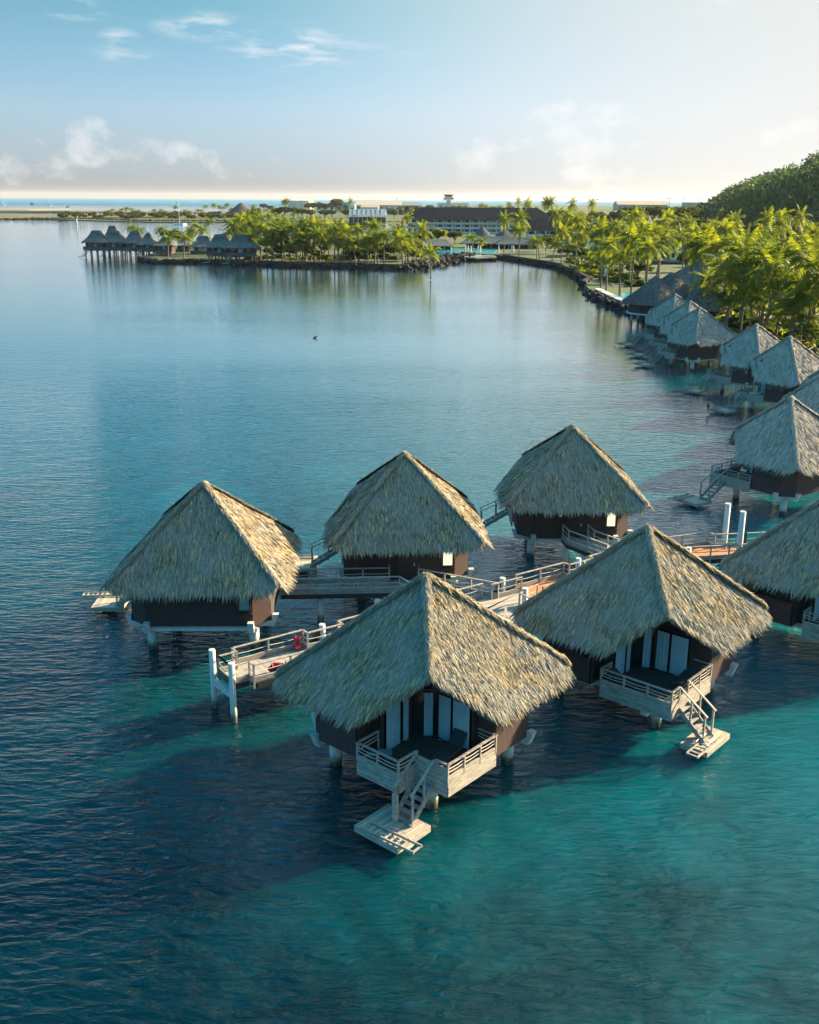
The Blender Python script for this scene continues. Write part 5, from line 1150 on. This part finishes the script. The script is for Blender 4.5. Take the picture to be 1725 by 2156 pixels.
# yellow floats and bather
for x,y,lb in((843,905,'left yellow mooring float on the turquoise water'),(915,908,'right yellow mooring float on the turquoise water')):
    p=at(*R4b(x,y),z=0); bm=bmesh.new(); bmesh.ops.create_icosphere(bm,subdivisions=2,radius=.38); me=bpy.data.meshes.new('float'); bm.to_mesh(me); bm.free(); me.materials.append(M['yellow']); me.shade_smooth(); o=bpy.data.objects.new('float',me); col.objects.link(o); o.location=(p.x,p.y,.15); tag(o,lb,'float')
p=at(*R4b(880,893),z=0); m=MB(); m.tube([(-1.0,0,.1),(-.6,.1,.22),(0,0,.2),(.6,-.1,.22),(1.0,0,.1)],.1,6); o=m.build('float_line','yellow'); o.location=(p.x,p.y,0); tag(o,'yellow float line curled on the water between the two floats','float line')
def person(loc,rz,label,top,bottom,pose='stand',h=1.72):
    t=empty('person',(loc[0],loc[1],loc[2]),rz,label=label,cat='person')
    k=h/1.72
    J={'pel':(0,0,.92),'ch':(0,.0,1.3),'nk':(0,0,1.47),'hd':(0,0,1.58),'top':(0,.01,1.70)}
    la=((.19,0,1.38),(.26,.03,1.10),(.25,-.12,.88)) if pose=='stand' else ((.19,0,1.38),(.27,.22,1.3),(.25,.42,1.45))
    vs=[J['pel'],J['ch'],J['nk'],J['hd'],J['top']]; rad=[.14,.15,.06,.09,.07]; ed=[(0,1),(1,2),(2,3),(3,4)]
    for s in(-1,1):
        i=len(vs); vs+=[(s*a[0],a[1],a[2]) for a in la]+[(s*la[2][0],la[2][1]+.02,la[2][2]-.1 if pose=='stand' else la[2][2]+.08)]; rad+=[.06,.045,.035,.04]; ed+=[(1,i),(i,i+1),(i+1,i+2),(i+2,i+3)]
        i=len(vs); vs+=[(s*.1,0,.85),(s*.11,.03 if s>0 else -.02,.48),(s*.11,.0,.07),(s*.12,-.14,.03)]; rad+=[.1,.065,.045,.04]; ed+=[(0,i),(i,i+1),(i+1,i+2),(i+2,i+3)]
    me=bpy.data.meshes.new('body'); me.from_pydata([tuple(c*k for c in v_) for v_ in vs],ed,[]); o=bpy.data.objects.new('body',me); col.objects.link(o); o.parent=t
    sk=o.modifiers.new('skin','SKIN')
    for v_,r_ in zip(me.skin_vertices[0].data,rad): v_.radius=(r_*k,r_*k*.8)
    me.skin_vertices[0].data[0].use_root=True
    o.modifiers.new('sub','SUBSURF').render_levels=1; me.materials.append(M['skin'])
    m=MB(); m.tube([(0,0,.95*k),(0,0,1.1*k),(0,0,1.3*k),(0,0,1.45*k)],[.17*k,.155*k,.185*k,.12*k],10); m.build('shirt',top,t,smooth=True)
    m=MB(); m.tube([(0,0,.72*k),(0,0,.85*k),(0,0,1.0*k)],[.19*k,.19*k,.165*k],10); m.build('shorts',bottom,t,smooth=True)
    m=MB(); m.tube([(0,.04,1.5*k),(0,.04,1.62*k),(0,.03,1.72*k),(0,.02,1.75*k)],[.08*k,.11*k,.09*k,.03*k],8); m.build('hair','hair',t,smooth=True)
q=onhut((46.6,126.2),-52,(-4.4,-9.1)); person((q.x,q.y,.2),R(120),'bather in red shorts climbing the swim ladder of a grey bungalow','skin','red','climb')
p=at(*R4b(248,188),z=1.6); person((p.x,p.y,1.7),R(150),'person in a dark outfit standing on the sea wall path near the round pavilion','frame','frame','stand')
p=at(*R4b(258,188),z=1.6); person((p.x+.3,p.y,1.7),R(170),'person in a white top standing beside the dark dressed one on the sea wall path','white','frame','stand')
# small bird / duck on the water
p=at(663,712,z=0); m=MB(); m.tube([(-.3,0,.05),(-.1,0,.14),(.15,0,.16),(.3,0,.2),(.36,0,.36),(.48,0,.38)],[.04,.14,.14,.08,.07,.03],8); o=m.build('water_bird','black',smooth=True); o.location=(p.x,p.y,0); o.scale=(1.1,1.1,1.1); tag(o,'small dark water bird floating alone in the middle of the bay','bird')
# labels that single out each member of a grove, by rank from the water and place in the rank
ORD='first second third fourth fifth sixth seventh eighth ninth tenth eleventh twelfth thirteenth fourteenth fifteenth sixteenth seventeenth eighteenth nineteenth'.split()
def rank_labels(match,what,where,per=11):
    L_=[o for o in col.objects if o.parent is None and o.get('label','')==match]
    L_.sort(key=lambda o:o.location.y); k=max(1,math.ceil(len(L_)/per))
    for r_ in range(k):
        row=sorted(L_[r_*per:(r_+1)*per],key=lambda o:o.location.x/o.location.y)
        for i,o in enumerate(row):
            side=(ORD[i]+' from the left') if i else 'leftmost'
            o['label']=f"{what} {where}, {ORD[r_]} rank back, {side}" if k>1 else f"{what} {where}, {side}"
rank_labels(LR,'backlit palm','in the right shore grove'); rank_labels(LH,'green palm','in the headland grove')
rank_labels(LF,'small palm','on the far shore beyond the lagoon'); rank_labels(LF2,'small palm','among the airfield trees'); 
rank_labels('small palm on the skyline behind the roofs at the right','small palm','on the skyline at the right')
rank_labels('bushy tree filling the gaps between the headland palms','bushy tree','under the headland palms'); rank_labels('low bushy tree behind the stilt houses','low bushy tree','behind the stilt houses')
rank_labels('dense bushy tree under the palms of the right shore','bushy tree','under the right shore palms'); rank_labels('rounded tree in the belt behind the right shore roofs','rounded tree','in the belt behind the right shore')
rank_labels('small dark tree on the flat land by the airfield','small dark tree','on the airfield land'); rank_labels(LSH,'clipped shrub','on the headland sea wall')
rank_labels('shrub on the lawn behind the right sea wall','shrub','on the lawn by the right sea wall'); rank_labels('shrub in the garden above the grey bungalow roofs','garden shrub','above the grey roofs')
rank_labels('tall leafy tree among the guest blocks of the right shore','leafy tree','among the guest blocks'); rank_labels('tall leafy tree in the far belt before the skyline on the right','leafy tree','in the far right belt')
rank_labels('dark shrub on the far low shore','dark shrub','on the far low shore'); rank_labels('closed pale parasol on the pool terrace','closed pale parasol','on the pool terrace'); rank_labels('thin floodlight mast on the skyline at the right','thin floodlight mast','on the right skyline')
for o in col.objects:
    if o.parent is None and 'label' in o.keys() and len(o['label'].split())>16: print('LONG',len(o['label'].split()),o['label'])
# ---------------------------------------------------------------- haze
m=MB(); H_=31000; m.box((0,0,66.5),(2*H_,2*H_,139))
hz=bpy.data.materials.new('haze'); hz.use_nodes=True; nt=hz.node_tree; nt.nodes.clear()
pv=nt.nodes.new('ShaderNodeVolumePrincipled'); pv.inputs['Color'].default_value=(.93,.95,1,1); pv.inputs['Density'].default_value=HAZE; pv.inputs['Anisotropy'].default_value=.2
oo=nt.nodes.new('ShaderNodeOutputMaterial'); nt.links.new(pv.outputs[0],oo.inputs['Volume'])
if HAZE>0:
    o=m.build('haze',hz); tag(o,'thin pale haze in the air over the lagoon','haze',kind='stuff')
